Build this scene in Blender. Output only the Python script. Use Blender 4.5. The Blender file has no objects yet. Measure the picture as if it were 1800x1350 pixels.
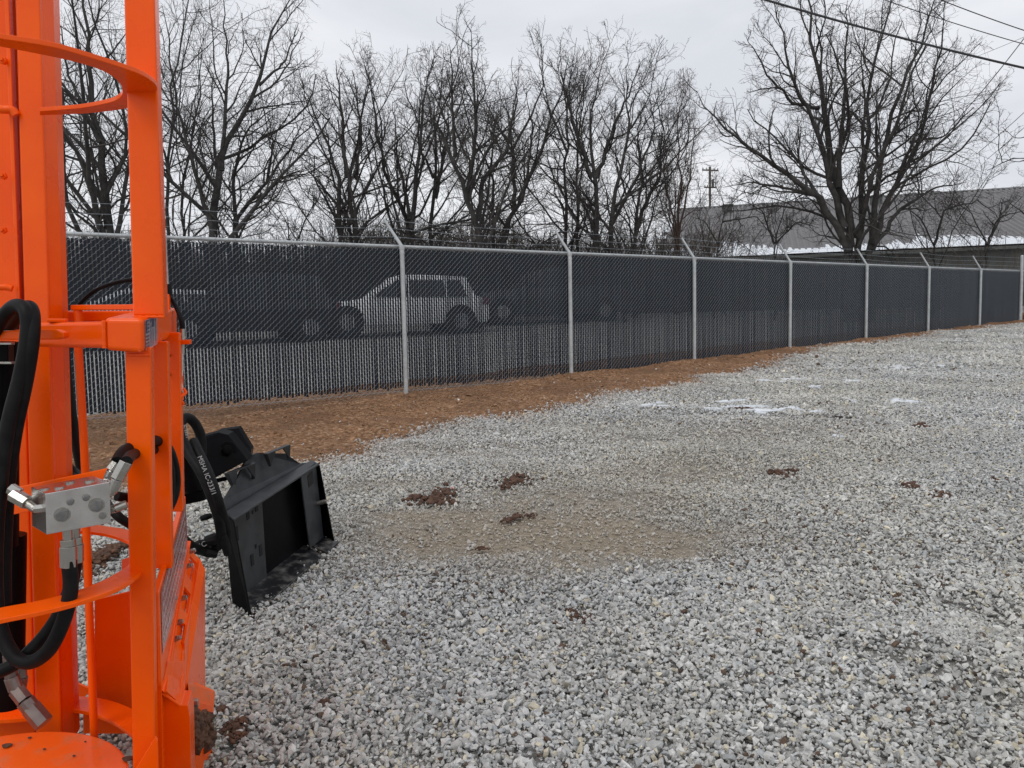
import bpy, bmesh, math, random
import numpy as np
from mathutils import Vector, Matrix
R = math.radians
scene = bpy.context.scene
col = scene.collection
# ------------------------------------------------------------------ camera
PITCH, ROLL, FPX, EYE = R(4.34), R(1.10), 1350.0, 1.6
cam_d = bpy.data.cameras.new("camera"); cam = bpy.data.objects.new("camera", cam_d); col.objects.link(cam)
cam_d.sensor_width = 36.0; cam_d.lens = 36.0*FPX/1800.0; cam_d.clip_end = 2000; cam_d.clip_start = 0.05
fw = Vector((0, math.cos(PITCH), -math.sin(PITCH))); up0 = Vector((0, math.sin(PITCH), math.cos(PITCH))); rt0 = Vector((1, 0, 0))
cr, sr = math.cos(ROLL), math.sin(ROLL)
rt = rt0*cr - up0*sr; up = rt0*sr + up0*cr
m = Matrix.Identity(4)
for i in range(3):
    m[i][0] = rt[i]; m[i][1] = up[i]; m[i][2] = -fw[i]
m[2][3] = EYE
cam.matrix_world = m
scene.camera = cam
# ------------------------------------------------------------------ sky
SUN_EL, SUN_AZ = 52, 215       # overcast, sun behind the camera's left shoulder
world = bpy.data.worlds.new("World"); scene.world = world; world.use_nodes = True
nt = world.node_tree; nt.nodes.clear()
N = lambda t, **k: nt.nodes.new(t)
out = N('ShaderNodeOutputWorld'); sky = N('ShaderNodeTexSky'); sky.sky_type = 'NISHITA'; sky.sun_disc = False
sky.sun_elevation = R(SUN_EL); sky.sun_rotation = R(SUN_AZ); sky.air_density = 1.5; sky.dust_density = 4
b1 = N('ShaderNodeBackground'); b1.inputs[1].default_value = 0.08; nt.links.new(sky.outputs[0], b1.inputs[0])
tc = N('ShaderNodeTexCoord'); mp = N('ShaderNodeMapping'); mp.inputs['Scale'].default_value = (1.0, 1.6, 4.5)
nz = N('ShaderNodeTexNoise'); nz.inputs['Scale'].default_value = 1.9; nz.inputs['Detail'].default_value = 7; nz.inputs['Roughness'].default_value = .52
nz.inputs['Distortion'].default_value = .5
rp = N('ShaderNodeValToRGB'); rp.color_ramp.elements[0].position = .36; rp.color_ramp.elements[0].color = (.74, .765, .82, 1)
rp.color_ramp.elements[1].position = .62; rp.color_ramp.elements[1].color = (.91, .925, .965, 1)
b2 = N('ShaderNodeBackground'); b2.inputs[1].default_value = 1.0
nt.links.new(tc.outputs['Generated'], mp.inputs[0]); nt.links.new(mp.outputs[0], nz.inputs[0]); nt.links.new(nz.outputs[0], rp.inputs[0]); nt.links.new(rp.outputs[0], b2.inputs[0])
mx = N('ShaderNodeMixShader'); mx.inputs[0].default_value = .95
nt.links.new(b1.outputs[0], mx.inputs[1]); nt.links.new(b2.outputs[0], mx.inputs[2]); nt.links.new(mx.outputs[0], out.inputs[0])
sun_d = bpy.data.lights.new("sun", 'SUN'); sun_d.energy = 0.8; sun_d.angle = R(25); sun_d.color = (1, .97, .93)
sun = bpy.data.objects.new("sun", sun_d); col.objects.link(sun)
az = R(SUN_AZ); sd = Vector((math.sin(az)*math.cos(R(SUN_EL)), math.cos(az)*math.cos(R(SUN_EL)), math.sin(R(SUN_EL))))
sun.rotation_euler = sd.to_track_quat('Z', 'Y').to_euler()
scene.view_settings.view_transform = 'Standard'; scene.view_settings.look = 'None'
scene.view_settings.exposure = 0; scene.view_settings.gamma = 1
scene.cycles.use_denoising = True
scene.cycles.max_bounces = 5; scene.cycles.diffuse_bounces = 3; scene.cycles.glossy_bounces = 3

# ------------------------------------------------------------------ helpers
def ray(px, py):
    X = px-900.0; Y = 675.0-py
    a, b = (cr*X+sr*Y)/FPX, (-sr*X+cr*Y)/FPX
    return rt0*a + up0*b + fw
CO = Vector((0, 0, EYE))
def PY(px, py, Y): v = ray(px, py); return CO + v*(Y/v.y)      # point on the sight line at ground distance Y
def PZ(px, py, z): v = ray(px, py); return CO + v*((z-EYE)/v.z)
def G(px, py):
    v = ray(px, py); return CO + v*((.006-EYE)/(v.z-.063*v.y))
RUTS = [(G(1400, 1095).x, G(1400, 1095).y, G(1610, 1190).x, G(1610, 1190).y, .035), (G(1600, 1180).x, G(1600, 1180).y, G(1850, 1250).x, G(1850, 1250).y, .035), (G(1640, 1040).x, G(1640, 1040).y, G(1850, 1100).x, G(1850, 1100).y, .03), (G(620, 795).x, G(620, 795).y, G(1180, 770).x, G(1180, 770).y, .022), (G(1150, 725).x, G(1150, 725).y, G(1500, 735).x, G(1500, 735).y, .03)]
def hgt(x, y):
    x = np.asarray(x, float); y = np.asarray(y, float)
    yy = np.where(y < 30, y, 30+4*np.tanh((y-30)/4.0*1.0)*1.0)
    z = .006 + .063*np.maximum(yy, -3)
    b = (np.sin(x*2.1+y*3.3+.5)*.010 + np.sin(x*4.7-y*2.9+1.9)*.007 + np.sin(x*1.1-y*5.3+4)*.008 + np.sin(y*8.1+x*1.7)*.004
         + .040*np.exp(-((x-2.3)/.7)**2)*np.sin(y*6.0+x*1.3)*np.exp(-((y-3.3)/.9)**2)
         + .030*np.exp(-((y-9.6)/.5)**2)*np.sin(x*1.4+1)*np.exp(-((x-3.5)/3)**2))
    for (xa, ya, xb, yb, a) in RUTS:
        L = math.hypot(xb-xa, yb-ya); u = ((x-xa)*(xb-xa)+(y-ya)*(yb-ya))/L; d = (-(x-xa)*(yb-ya)+(y-ya)*(xb-xa))/L
        d = d+.05*np.sin(u*9)+.03*np.sin(u*21+1); w = np.clip(np.minimum(u+.15, L+.15-u)*4, 0, 1)
        z = z+a*w*(np.exp(-((d-.16)/.14)**2)*.8-np.exp(-((d+.02)/.09)**2))
    return z + b*np.clip(y*.5, .3, 1)
rng = np.random.default_rng(11)

def tag(o, label=None, cat=None, group=None, kind=None):
    if label: o['label'] = label
    if cat: o['category'] = cat
    if group: o['group'] = group
    if kind: o['kind'] = kind
    return o
def empty(name, loc, label, cat, group=None):
    o = bpy.data.objects.new(name, None); o.location = loc; o.empty_display_size = .2; col.objects.link(o)
    return tag(o, label, cat, group)
def origin(o):
    v = Vector((0, 0, 0))
    while o is not None: v = v + o.location; o = o.parent
    return v
def link_mesh(name, me, parent=None, mats=()):
    o = bpy.data.objects.new(name, me); col.objects.link(o)
    for mm in mats: me.materials.append(mm)
    if parent is not None: o.parent = parent
    return o
def np_mesh(name, V, F, mat, parent=None, smooth=True, attrs=None):
    """V (n,3), F (m,k) arrays -> mesh object"""
    me = bpy.data.meshes.new(name); V = np.asarray(V, np.float32); F = np.asarray(F, np.int32)
    if parent is not None: V = V - np.array(origin(parent), np.float32)
    me.vertices.add(len(V)); me.vertices.foreach_set('co', V.ravel())
    k = F.shape[1]; me.loops.add(F.size); me.loops.foreach_set('vertex_index', F.ravel())
    me.polygons.add(len(F)); me.polygons.foreach_set('loop_start', np.arange(0, F.size, k, dtype=np.int32))
    me.polygons.foreach_set('loop_total', np.full(len(F), k, np.int32))
    me.polygons.foreach_set('use_smooth', np.full(len(F), smooth))
    me.update(calc_edges=True)
    for n, a in (attrs or {}).items():
        at = me.attributes.new(n, 'FLOAT', 'POINT'); at.data.foreach_set('value', np.asarray(a, np.float32))
    return link_mesh(name, me, parent, [mat])

class MB:
    def __init__(s): s.v = []; s.f = []
    def add(s, vs, fs):
        o = len(s.v); s.v += [Vector(v) for v in vs]; s.f += [tuple(i+o for i in f) for f in fs]; return s
    def prism(s, poly, vec):
        n = len(poly); vec = Vector(vec); a = [Vector(p) for p in poly]
        return s.add(a+[p+vec for p in a], [tuple(range(n)), tuple(range(2*n-1, n-1, -1))]+[(i, i+n, (i+1) % n+n, (i+1) % n) for i in range(n)])
    def box(s, c, ax, ay, az):
        c, ax, ay, az = map(Vector, (c, ax, ay, az))
        return s.prism([c-ax-ay-az, c+ax-ay-az, c+ax+ay-az, c-ax+ay-az], az*2)
    def quad(s, a, b, c, d, t):
        a, b, c, d = map(Vector, (a, b, c, d)); n = (b-a).cross(d-a).normalized()*t
        return s.prism([a, b, c, d], n)
    def strip(s, outer, inner, vec):
        n = len(outer); vec = Vector(vec); o = [Vector(p) for p in outer]; i_ = [Vector(p) for p in inner]
        vs = o+i_+[p+vec for p in o]+[p+vec for p in i_]; fs = []
        for k in range(n-1):
            fs += [(k, k+1, n+k+1, n+k), (2*n+k+1, 2*n+k, 3*n+k, 3*n+k+1), (k, 2*n+k, 2*n+k+1, k+1), (n+k, n+k+1, 3*n+k+1, 3*n+k)]
        fs += [(0, n, 3*n, 2*n), (n-1, 3*n-1, 4*n-1, 2*n-1)]
        return s.add(vs, fs)
    def tube(s, pts, r, sides=10, cap=True):
        pts = [Vector(p) for p in pts]; n = len(pts); rs = r if isinstance(r, (list, tuple)) else [r]*n
        t0 = (pts[1]-pts[0]).normalized(); a = t0.orthogonal().normalized(); vs = []
        for i, p in enumerate(pts):
            t = (pts[min(i+1, n-1)]-pts[max(i-1, 0)]).normalized()
            a = (a - t*a.dot(t)).normalized(); b = t.cross(a)
            for k in range(sides):
                th = 2*math.pi*k/sides; vs.append(p+(a*math.cos(th)+b*math.sin(th))*rs[i])
        fs = [(i*sides+k, i*sides+(k+1) % sides, (i+1)*sides+(k+1) % sides, (i+1)*sides+k) for i in range(n-1) for k in range(sides)]
        if cap: fs += [tuple(range(sides-1, -1, -1)), tuple(range((n-1)*sides, n*sides))]
        return s.add(vs, fs)
    def build(s, name, mat, parent=None, bevel=0, smooth=False, seg=2):
        me = bpy.data.meshes.new(name); og = origin(parent) if parent is not None else Vector((0, 0, 0))
        me.from_pydata([v-og for v in s.v], [], s.f); me.update()
        bm = bmesh.new(); bm.from_mesh(me); bmesh.ops.recalc_face_normals(bm, faces=bm.faces); bm.to_mesh(me); bm.free()
        if smooth:
            me.polygons.foreach_set('use_smooth', [True]*len(me.polygons))
            try: me.set_sharp_from_angle(angle=R(42))
            except Exception: pass
        o = link_mesh(name, me, parent, [mat])
        if bevel:
            b = o.modifiers.new('bevel', 'BEVEL'); b.width = bevel; b.segments = seg; b.limit_method = 'ANGLE'; b.angle_limit = R(35); b.harden_normals = False
        return o
def smooth_path(p, n=8):
    p = [Vector(q) for q in p]; o = []
    for i in range(len(p)-1):
        a, b, c, d = p[max(i-1, 0)], p[i], p[i+1], p[min(i+2, len(p)-1)]
        for k in range(n):
            t = k/n; o.append(.5*((2*b)+(c-a)*t+(2*a-5*b+4*c-d)*t*t+(3*b-a-3*c+d)*t**3))
    return o+[p[-1]]

# ------------------------------------------------------------------ materials
def mat(name, c, rough=.5, metal=0., c2=None, scale=8., bump=0., bscale=60., coat=0., lo=.35, hi=.65, spec=.5, rvar=0.):
    m = bpy.data.materials.new(name); m.use_nodes = True; t = m.node_tree; p = t.nodes['Principled BSDF']
    p.inputs['Base Color'].default_value = (*c, 1); p.inputs['Roughness'].default_value = rough; p.inputs['Metallic'].default_value = metal
    p.inputs['Coat Weight'].default_value = coat; p.inputs['Coat Roughness'].default_value = .12; p.inputs['Specular IOR Level'].default_value = spec
    tc = t.nodes.new('ShaderNodeTexCoord')
    n1 = t.nodes.new('ShaderNodeTexNoise'); n1.inputs['Scale'].default_value = scale; n1.inputs['Detail'].default_value = 6; t.links.new(tc.outputs['Object'], n1.inputs[0])
    if c2:
        r = t.nodes.new('ShaderNodeValToRGB'); r.color_ramp.elements[0].position = lo; r.color_ramp.elements[1].position = hi
        r.color_ramp.elements[0].color = (*c, 1); r.color_ramp.elements[1].color = (*c2, 1)
        t.links.new(n1.outputs[0], r.inputs[0]); t.links.new(r.outputs[0], p.inputs['Base Color'])
    if rvar:
        q = t.nodes.new('ShaderNodeMapRange'); q.inputs[3].default_value = rough-rvar; q.inputs[4].default_value = rough+rvar
        t.links.new(n1.outputs[0], q.inputs[0]); t.links.new(q.outputs[0], p.inputs['Roughness'])
    if bump:
        n2 = t.nodes.new('ShaderNodeTexNoise'); n2.inputs['Scale'].default_value = bscale; n2.inputs['Detail'].default_value = 5
        b = t.nodes.new('ShaderNodeBump'); b.inputs['Strength'].default_value = bump; b.inputs['Distance'].default_value = .01
        t.links.new(tc.outputs['Object'], n2.inputs[0]); t.links.new(n2.outputs[0], b.inputs['Height']); t.links.new(b.outputs[0], p.inputs['Normal'])
    return m
M = {}
M['orange'] = mat('orange_paint', (.92, .094, .0), .28, c2=(1.0, .118, .0), scale=5, coat=.10, bump=.05, bscale=35, rvar=.08, spec=.22)
M['orange_dirty'] = mat('orange_paint_dusty', (.94, .125, .006), .42, c2=(.62, .17, .06), scale=16, coat=.15, bump=.08, bscale=60, lo=.5, hi=.8, rvar=.12)
M['black'] = mat('black_paint', (.002, .002, .0023), .33, c2=(.004, .004, .005), scale=9, bump=.06, bscale=50, rvar=.1, spec=.06)
M['black_worn'] = mat('black_paint_worn', (.007, .007, .009), .36, c2=(.17, .16, .145), scale=17, lo=.46, hi=.78, bump=.08, bscale=90, rvar=.1)
M['black_grey'] = mat('grey_and_lit_black_paint', (.024, .026, .029), .40, c2=(.042, .045, .048), scale=12, bump=.05, bscale=70, rvar=.1, spec=.3)  # dark grey steel; on left_web the lit look of black paint
M['rubber'] = mat('hose_rubber', (.005, .005, .006), .5, c2=(.010, .010, .010), scale=30, bump=.05, bscale=400, spec=.14)
M['steel'] = mat('zinc_steel', (.44, .43, .41), .24, .9, c2=(.38, .36, .31), scale=40, bump=.05, bscale=200, rvar=.1)
M['plug'] = mat('plug_steel', (.20, .20, .20), .28, .8, c2=(.28, .27, .26), scale=60)
M['bronze'] = mat('coupler_steel', (.17, .13, .12), .38, .85, c2=(.24, .19, .17), scale=30)
M['alu'] = mat('brushed_aluminium', (.72, .70, .68), .20, .95, c2=(.52, .50, .48), scale=14, bump=.04, bscale=300, rvar=.07)
M['galv'] = mat('galvanised_steel', (.56, .58, .58), .45, .3, c2=(.44, .46, .47), scale=9, bump=.06, bscale=60, rvar=.1)
M['wire'] = mat('galvanised_wire', (.33, .37, .41), .5, .3)
M['slat'] = mat('privacy_slat', (.0035, .006, .012), .45, c2=(.006, .011, .021), scale=4, rvar=.08, spec=.3)
M['mud'] = mat('wet_mud', (.055, .026, .014), .8, c2=(.14, .065, .033), scale=28, bump=.9, bscale=70)
M['clod'] = mat('red_soil', (.052, .027, .018), .9, c2=(.13, .068, .043), scale=30, bump=.8, bscale=90)
M['blackclod'] = mat('dark_soil', (.02, .017, .015), .8, c2=(.05, .035, .03), scale=30, bump=.8, bscale=90)
M['snow'] = mat('old_snow', (.78, .81, .85), .6, c2=(.62, .65, .69), scale=9, bump=.6, bscale=35)
M['bark'] = mat('bark', (.026, .024, .022), .9, c2=(.062, .058, .054), scale=5, bump=.6, bscale=18)
M['twig'] = mat('twig_bark', (.045, .040, .037), .9, c2=(.07, .06, .055), scale=3)
M['redtwig'] = mat('reddish_twig', (.075, .045, .035), .9, c2=(.10, .065, .05), scale=3)
M['brush'] = mat('brush_twig', (.115, .098, .08), .95, c2=(.07, .06, .05), scale=1.2)
M['decal'] = mat('decal_film', (.42, .36, .40), .25, coat=.5)
M['decal_red'] = mat('decal_red_film', (.42, .13, .11), .2, c2=(.50, .24, .22), scale=20, coat=.6)
M['print_pale'] = mat('pale_print', (.62, .46, .45), .3, coat=.4)
M['navy'] = mat('decal_navy', (.03, .03, .11), .3, coat=.5)
M['maroon'] = mat('decal_maroon', (.16, .02, .03), .3, coat=.5)
M['print'] = mat('white_print', (.30, .30, .30), .5)
M['dark'] = mat('dark_gap', (.004, .004, .004), .8)
M['glass'] = mat('dark_glass', (.015, .018, .02), .08, spec=.6)
M['tyre'] = mat('tyre_rubber', (.015, .015, .015), .8)
M['chrome'] = mat('chrome', (.55, .55, .56), .2, .9)
M['concrete'] = mat('concrete_grey', (.28, .27, .25), .85, c2=(.35, .34, .32), scale=4)
M['cable'] = mat('cable_black', (.03, .03, .032), .6)
M['pole'] = mat('pole_wood', (.10, .08, .065), .9, c2=(.14, .12, .10), scale=3)
M['wall'] = mat('metal_wall', (.06, .065, .06), .6, c2=(.09, .095, .09), scale=2)
M['roof'] = mat('roof_metal', (.115, .108, .11), .55, .1, c2=(.15, .14, .142), scale=.6, rvar=.1)
M['pink'] = mat('pink_plastic', (.75, .12, .08), .5)

# gravel bed / dirt (ground sheets)
def ground_mat(name, stops, vscale, tint, tattr, bump, rough=.9):
    m = bpy.data.materials.new(name); m.use_nodes = True; t = m.node_tree; p = t.nodes['Principled BSDF']; L = t.links.new
    p.inputs['Roughness'].default_value = rough; p.inputs['Specular IOR Level'].default_value = .25
    tc = t.nodes.new('ShaderNodeTexCoord')
    v = t.nodes.new('ShaderNodeTexVoronoi'); v.inputs['Scale'].default_value = vscale; v.inputs['Randomness'].default_value = 1
    wv = t.nodes.new('ShaderNodeTexNoise'); wv.inputs['Scale'].default_value = vscale*.8; L(tc.outputs['Object'], wv.inputs[0])
    ad = t.nodes.new('ShaderNodeMixRGB'); ad.blend_type = 'ADD'; ad.inputs[0].default_value = .02; L(tc.outputs['Object'], ad.inputs[1]); L(wv.outputs[1], ad.inputs[2])
    L(ad.outputs[0], v.inputs[0])
    sp = t.nodes.new('ShaderNodeSeparateColor'); L(v.outputs['Color'], sp.inputs[0])
    r = t.nodes.new('ShaderNodeValToRGB'); e = r.color_ramp.elements
    e[0].position, e[0].color = stops[0][0], (*stops[0][1], 1); e[1].position, e[1].color = stops[-1][0], (*stops[-1][1], 1)
    for q in stops[1:-1]:
        x = e.new(q[0]); x.color = (*q[1], 1)
    L(sp.outputs[0], r.inputs[0])
    n = t.nodes.new('ShaderNodeTexNoise'); n.inputs['Scale'].default_value = 1.4; n.inputs['Detail'].default_value = 9; n.inputs['Roughness'].default_value = .65; L(tc.outputs['Object'], n.inputs[0])
    n2 = t.nodes.new('ShaderNodeMapRange'); n2.inputs[1].default_value = .3; n2.inputs[2].default_value = .7; n2.inputs[3].default_value = .72; n2.inputs[4].default_value = 1.15; L(n.outputs[0], n2.inputs[0])
    mu = t.nodes.new('ShaderNodeMixRGB'); mu.blend_type = 'MULTIPLY'; mu.inputs[0].default_value = 1; L(r.outputs[0], mu.inputs[1]); L(n2.outputs[0], mu.inputs[2])
    a = t.nodes.new('ShaderNodeAttribute'); a.attribute_name = tattr
    mi = t.nodes.new('ShaderNodeMixRGB'); L(a.outputs['Fac'], mi.inputs[0]); L(mu.outputs[0], mi.inputs[1]); mi.inputs[2].default_value = (*tint, 1)
    nf = t.nodes.new('ShaderNodeTexNoise'); nf.inputs['Scale'].default_value = 22; nf.inputs['Detail'].default_value = 8; nf.inputs['Roughness'].default_value = .7; L(tc.outputs['Object'], nf.inputs[0])
    n3 = t.nodes.new('ShaderNodeMapRange'); n3.inputs[1].default_value = .3; n3.inputs[2].default_value = .7; n3.inputs[3].default_value = .55; n3.inputs[4].default_value = 1.35; L(nf.outputs[0], n3.inputs[0])
    mu2 = t.nodes.new('ShaderNodeMixRGB'); mu2.blend_type = 'MULTIPLY'; mu2.inputs[0].default_value = 1; L(mi.outputs[0], mu2.inputs[1]); L(n3.outputs[0], mu2.inputs[2])
    L(mu2.outputs[0], p.inputs['Base Color'])
    b = t.nodes.new('ShaderNodeBump'); b.inputs['Strength'].default_value = bump; b.inputs['Distance'].default_value = .02; b.invert = True
    b2 = t.nodes.new('ShaderNodeBump'); b2.inputs['Strength'].default_value = bump; b2.inputs['Distance'].default_value = .03
    L(v.outputs['Distance'], b.inputs['Height']); L(nf.outputs[0], b2.inputs['Height']); L(b.outputs[0], b2.inputs['Normal']); L(b2.outputs[0], p.inputs['Normal'])
    return m
M['gravel'] = ground_mat('gravel_bed', [(0, (.16, .155, .145)), (.35, (.37, .36, .34)), (.75, (.52, .51, .485)), (1, (.70, .69, .655))], 42, (.34, .285, .215), 'dust', .8)
M['dirt'] = ground_mat('bare_soil', [(0, (.17, .090, .045)), (.4, (.31, .165, .085)), (.8, (.38, .21, .115)), (1, (.47, .31, .20))], 30, (.20, .11, .062), 'dust', .9)
def inst_mat(name, rough=.85):
    m = bpy.data.materials.new(name); m.use_nodes = True; t = m.node_tree; p = t.nodes['Principled BSDF']; L = t.links.new
    a = t.nodes.new('ShaderNodeAttribute'); a.attribute_type = 'INSTANCER'; a.attribute_name = 'tint'
    tc = t.nodes.new('ShaderNodeTexCoord'); n = t.nodes.new('ShaderNodeTexNoise'); n.inputs['Scale'].default_value = 2.3; n.inputs['Detail'].default_value = 4
    L(tc.outputs['Object'], n.inputs[0]); r = t.nodes.new('ShaderNodeMapRange'); r.inputs[1].default_value = .3; r.inputs[2].default_value = .7; r.inputs[3].default_value = .78; r.inputs[4].default_value = 1.2
    L(n.outputs[0], r.inputs[0]); mu = t.nodes.new('ShaderNodeMixRGB'); mu.blend_type = 'MULTIPLY'; mu.inputs[0].default_value = 1
    L(a.outputs['Color'], mu.inputs[1]); L(r.outputs[0], mu.inputs[2]); L(mu.outputs[0], p.inputs['Base Color'])
    p.inputs['Roughness'].default_value = rough; p.inputs['Specular IOR Level'].default_value = .3
    return m
M['stone'] = inst_mat('crushed_stone'); M['crumb'] = inst_mat('soil_crumb', .95)

# ------------------------------------------------------------------ scatter (geometry nodes on real points)
def scatter(name, P, S, ROT, TINT, m, label, cat):
    me = bpy.data.meshes.new(name); me.vertices.add(len(P)); me.vertices.foreach_set('co', np.asarray(P, np.float32).ravel())
    for n, a in (('ssc', S), ('srot', ROT)):
        at = me.attributes.new(n, 'FLOAT_VECTOR', 'POINT'); at.data.foreach_set('vector', np.asarray(a, np.float32).ravel())
    at = me.attributes.new('sidx', 'INT', 'POINT'); at.data.foreach_set('value', rng.integers(0, 10, len(P)).astype(np.int32))
    at = me.attributes.new('tint', 'FLOAT_COLOR', 'POINT'); at.data.foreach_set('color', np.c_[TINT, np.ones(len(P))].astype(np.float32).ravel())
    me.update(); o = link_mesh(name, me, None, [m]); tag(o, label, cat, kind='stuff')
    g = bpy.data.node_groups.new(name, 'GeometryNodeTree')
    g.interface.new_socket('Geometry', in_out='INPUT', socket_type='NodeSocketGeometry'); g.interface.new_socket('Geometry', in_out='OUTPUT', socket_type='NodeSocketGeometry')
    nn = g.nodes.new; L = g.links.new; gi = nn('NodeGroupInput'); go = nn('NodeGroupOutput')
    g2i = nn('GeometryNodeGeometryToInstance')
    for k in range(10):
        ico = nn('GeometryNodeMeshIcoSphere'); ico.inputs['Radius'].default_value = .5; ico.inputs['Subdivisions'].default_value = 1
        rv = nn('FunctionNodeRandomValue'); rv.data_type = 'FLOAT'; rv.inputs['Seed'].default_value = 17*k+3
        [s for s in rv.inputs if s.name == 'Min' and s.type == 'VALUE'][0].default_value = .32
        [s for s in rv.inputs if s.name == 'Max' and s.type == 'VALUE'][0].default_value = 1.38
        po = nn('GeometryNodeInputPosition'); vm = nn('ShaderNodeVectorMath'); vm.operation = 'SCALE'
        L(po.outputs[0], vm.inputs[0]); L([s for s in rv.outputs if s.type == 'VALUE'][0], vm.inputs['Scale'])
        sp = nn('GeometryNodeSetPosition'); L(ico.outputs[0], sp.inputs['Geometry']); L(vm.outputs[0], sp.inputs['Position'])
        ch = nn('GeometryNodeConvexHull'); L(sp.outputs[0], ch.inputs[0]); sm = nn('GeometryNodeSetMaterial'); sm.inputs['Material'].default_value = m
        L(ch.outputs[0], sm.inputs['Geometry']); L(sm.outputs[0], g2i.inputs[0])
    ip = nn('GeometryNodeInstanceOnPoints'); ip.inputs['Pick Instance'].default_value = True
    L(gi.outputs[0], ip.inputs['Points']); L(g2i.outputs[0], ip.inputs['Instance'])
    def na(n, t):
        q = nn('GeometryNodeInputNamedAttribute'); q.data_type = t; q.inputs['Name'].default_value = n; return q.outputs['Attribute']
    L(na('sidx', 'INT'), ip.inputs['Instance Index']); L(na('srot', 'FLOAT_VECTOR'), ip.inputs['Rotation']); L(na('ssc', 'FLOAT_VECTOR'), ip.inputs['Scale'])
    L(ip.outputs[0], go.inputs[0]); md = o.modifiers.new('scatter', 'NODES'); md.node_group = g
    return o

# ------------------------------------------------------------------ fence line (fitted)
F0 = np.array([-1.5228, 10.6916]); FT = .6441; FD = np.array([math.cos(FT), math.sin(FT)]); FN = np.array([-FD[1], FD[0]])  # FN points away from the camera
PITCHX = 3.05; ZT0, ZSL, FH = EYE+1.1173, .0353/3.05, 2.04
def fpt(s, dz=0., off=0.):                      # s metres along the fence from the first full post, dz below the top rail
    q = F0+FD*s+FN*off; return Vector((q[0], q[1], ZT0+ZSL*s-dz))

# ------------------------------------------------------------------ ground
bnd_px = [(60, 905), (140, 893), (330, 840), (430, 822), (520, 808), (600, 800), (640, 785), (700, 766), (800, 746), (900, 729), (1000, 712), (1100, 690), (1200, 671), (1300, 652), (1370, 636), (1400, 620), (1460, 608), (1540, 600), (1620, 591), (1640, 583), (1700, 579), (1790, 568)]
bnd = np.array([[G(*q).x, G(*q).y] for q in bnd_px])
bs = (bnd-F0)@FD; bt = -(bnd-F0)@FN               # distance in front of the fence
o_ = np.argsort(bs); bs, bt = bs[o_], bt[o_]
def soil_edge(s):
    w = .10*np.sin(s*2.3+.4)+.07*np.sin(s*5.1+1)+.05*np.sin(s*9.7+2)+.03*np.sin(s*17.3)
    return np.interp(s, bs, bt)+w
def soil_amount(x, y):                           # > 0 inside the bare soil, metres
    d = np.stack([x-F0[0], y-F0[1]], -1); s = d@FD; t = -(d@FN)
    return np.where(t > -1.1, soil_edge(s)-t, (t+1.25)*2)
dust_px = [((900, 925), 1.0, .6), ((1080, 945), .9, .4), ((760, 905), .7, .3), ((950, 985), .6, .3), ((1000, 880), 1.0, .6), ((1150, 830), 1.4, .8), ((820, 790), 1.6, .5), ((1250, 760), 2.5, .9), ((700, 850), .6, .3), ((840, 950), .7, .45), ((1000, 930), .9, .5), ((1180, 965), .35, .2), ((640, 915), .4, .25), ((1330, 830), .9, .4)]
dust_w = [1, .95, .8, .75, .75, .5, .4, .35, .5, .95, 1, .8, .5, .35]
def dustf(x, y):
    d = np.zeros_like(x)
    for (c, rx, ry), w in zip(dust_px, dust_w):
        g = G(*c); a = ((x-g.x)/rx)**2+((y-g.y)/ry)**2
        d = np.maximum(d, w*np.exp(-a*.9))
    n = .5+.4*np.sin(x*2.1+y*1.3+np.sin(y*3))*np.sin(y*3.3-x*2.2)+.35*np.sin(x*7.1-y*5+2*np.sin(x*3))*np.sin(y*9+x*4)
    return np.clip(d*(.75+.55*n)*1.15-(1-d)*.2*n, 0, 1)
gx = np.r_[np.linspace(-220, -20, 12), np.arange(-18, -6, .16), np.arange(-6, 8, .07), np.arange(8, 24, .16), np.linspace(25, 220, 12)]
gy = np.r_[np.linspace(-40, -1, 10), np.arange(0, 12, .07), np.arange(12, 32, .16), np.linspace(33, 420, 24)]
X, Y = np.meshgrid(gx, gy); Z = hgt(X, Y)-.019-.05*np.clip(soil_amount(X, Y)*4-.6, 0, 1)*(np.abs(X-5) < 20)
nx, ny = len(gx), len(gy); idx = np.arange(nx*ny).reshape(ny, nx)
F = np.stack([idx[:-1, :-1], idx[:-1, 1:], idx[1:, 1:], idx[1:, :-1]], -1).reshape(-1, 4)
go_ = np_mesh('gravel_ground', np.stack([X, Y, Z], -1).reshape(-1, 3), F, M['gravel'], attrs={'dust': dustf(X, Y).ravel()})
tag(go_, 'pale grey crushed gravel yard sloping up to the fence', kind='structure')
# bare soil strip
ss = np.arange(-9, 26, .05); tt = np.arange(-1.5, 6.2, .05)
S_, T_ = np.meshgrid(ss, tt); px_ = F0[0]+FD[0]*S_-FN[0]*T_; py_ = F0[1]+FD[1]*S_-FN[1]*T_
am = soil_amount(px_, py_)
vn = lambda x, y, k: np.sin(x*k+1.3*np.sin(y*k*.7))*np.sin(y*k*1.1+1.7*np.sin(x*k*.6))
rough = .010*vn(px_, py_, 5)+.009*vn(px_+3, py_, 11)+.006*vn(px_, py_+5, 23)+rng.normal(0, .0035, px_.shape)
Zs = hgt(px_, py_)-.012+np.clip(am*.12, -.06, .014)+rough*np.clip(am*4+.3, 0, 1)
nx, ny = len(ss), len(tt); idx = np.arange(nx*ny).reshape(ny, nx)
F = np.stack([idx[:-1, :-1], idx[1:, :-1], idx[1:, 1:], idx[:-1, 1:]], -1).reshape(-1, 4)
keep = am.ravel()[F].max(1) > -.3; F = F[keep]
dd = np.clip(.5+.6*vn(px_, py_, 2.1)+.4*vn(px_, py_, 6.3)-.35, 0, .7)
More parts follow.
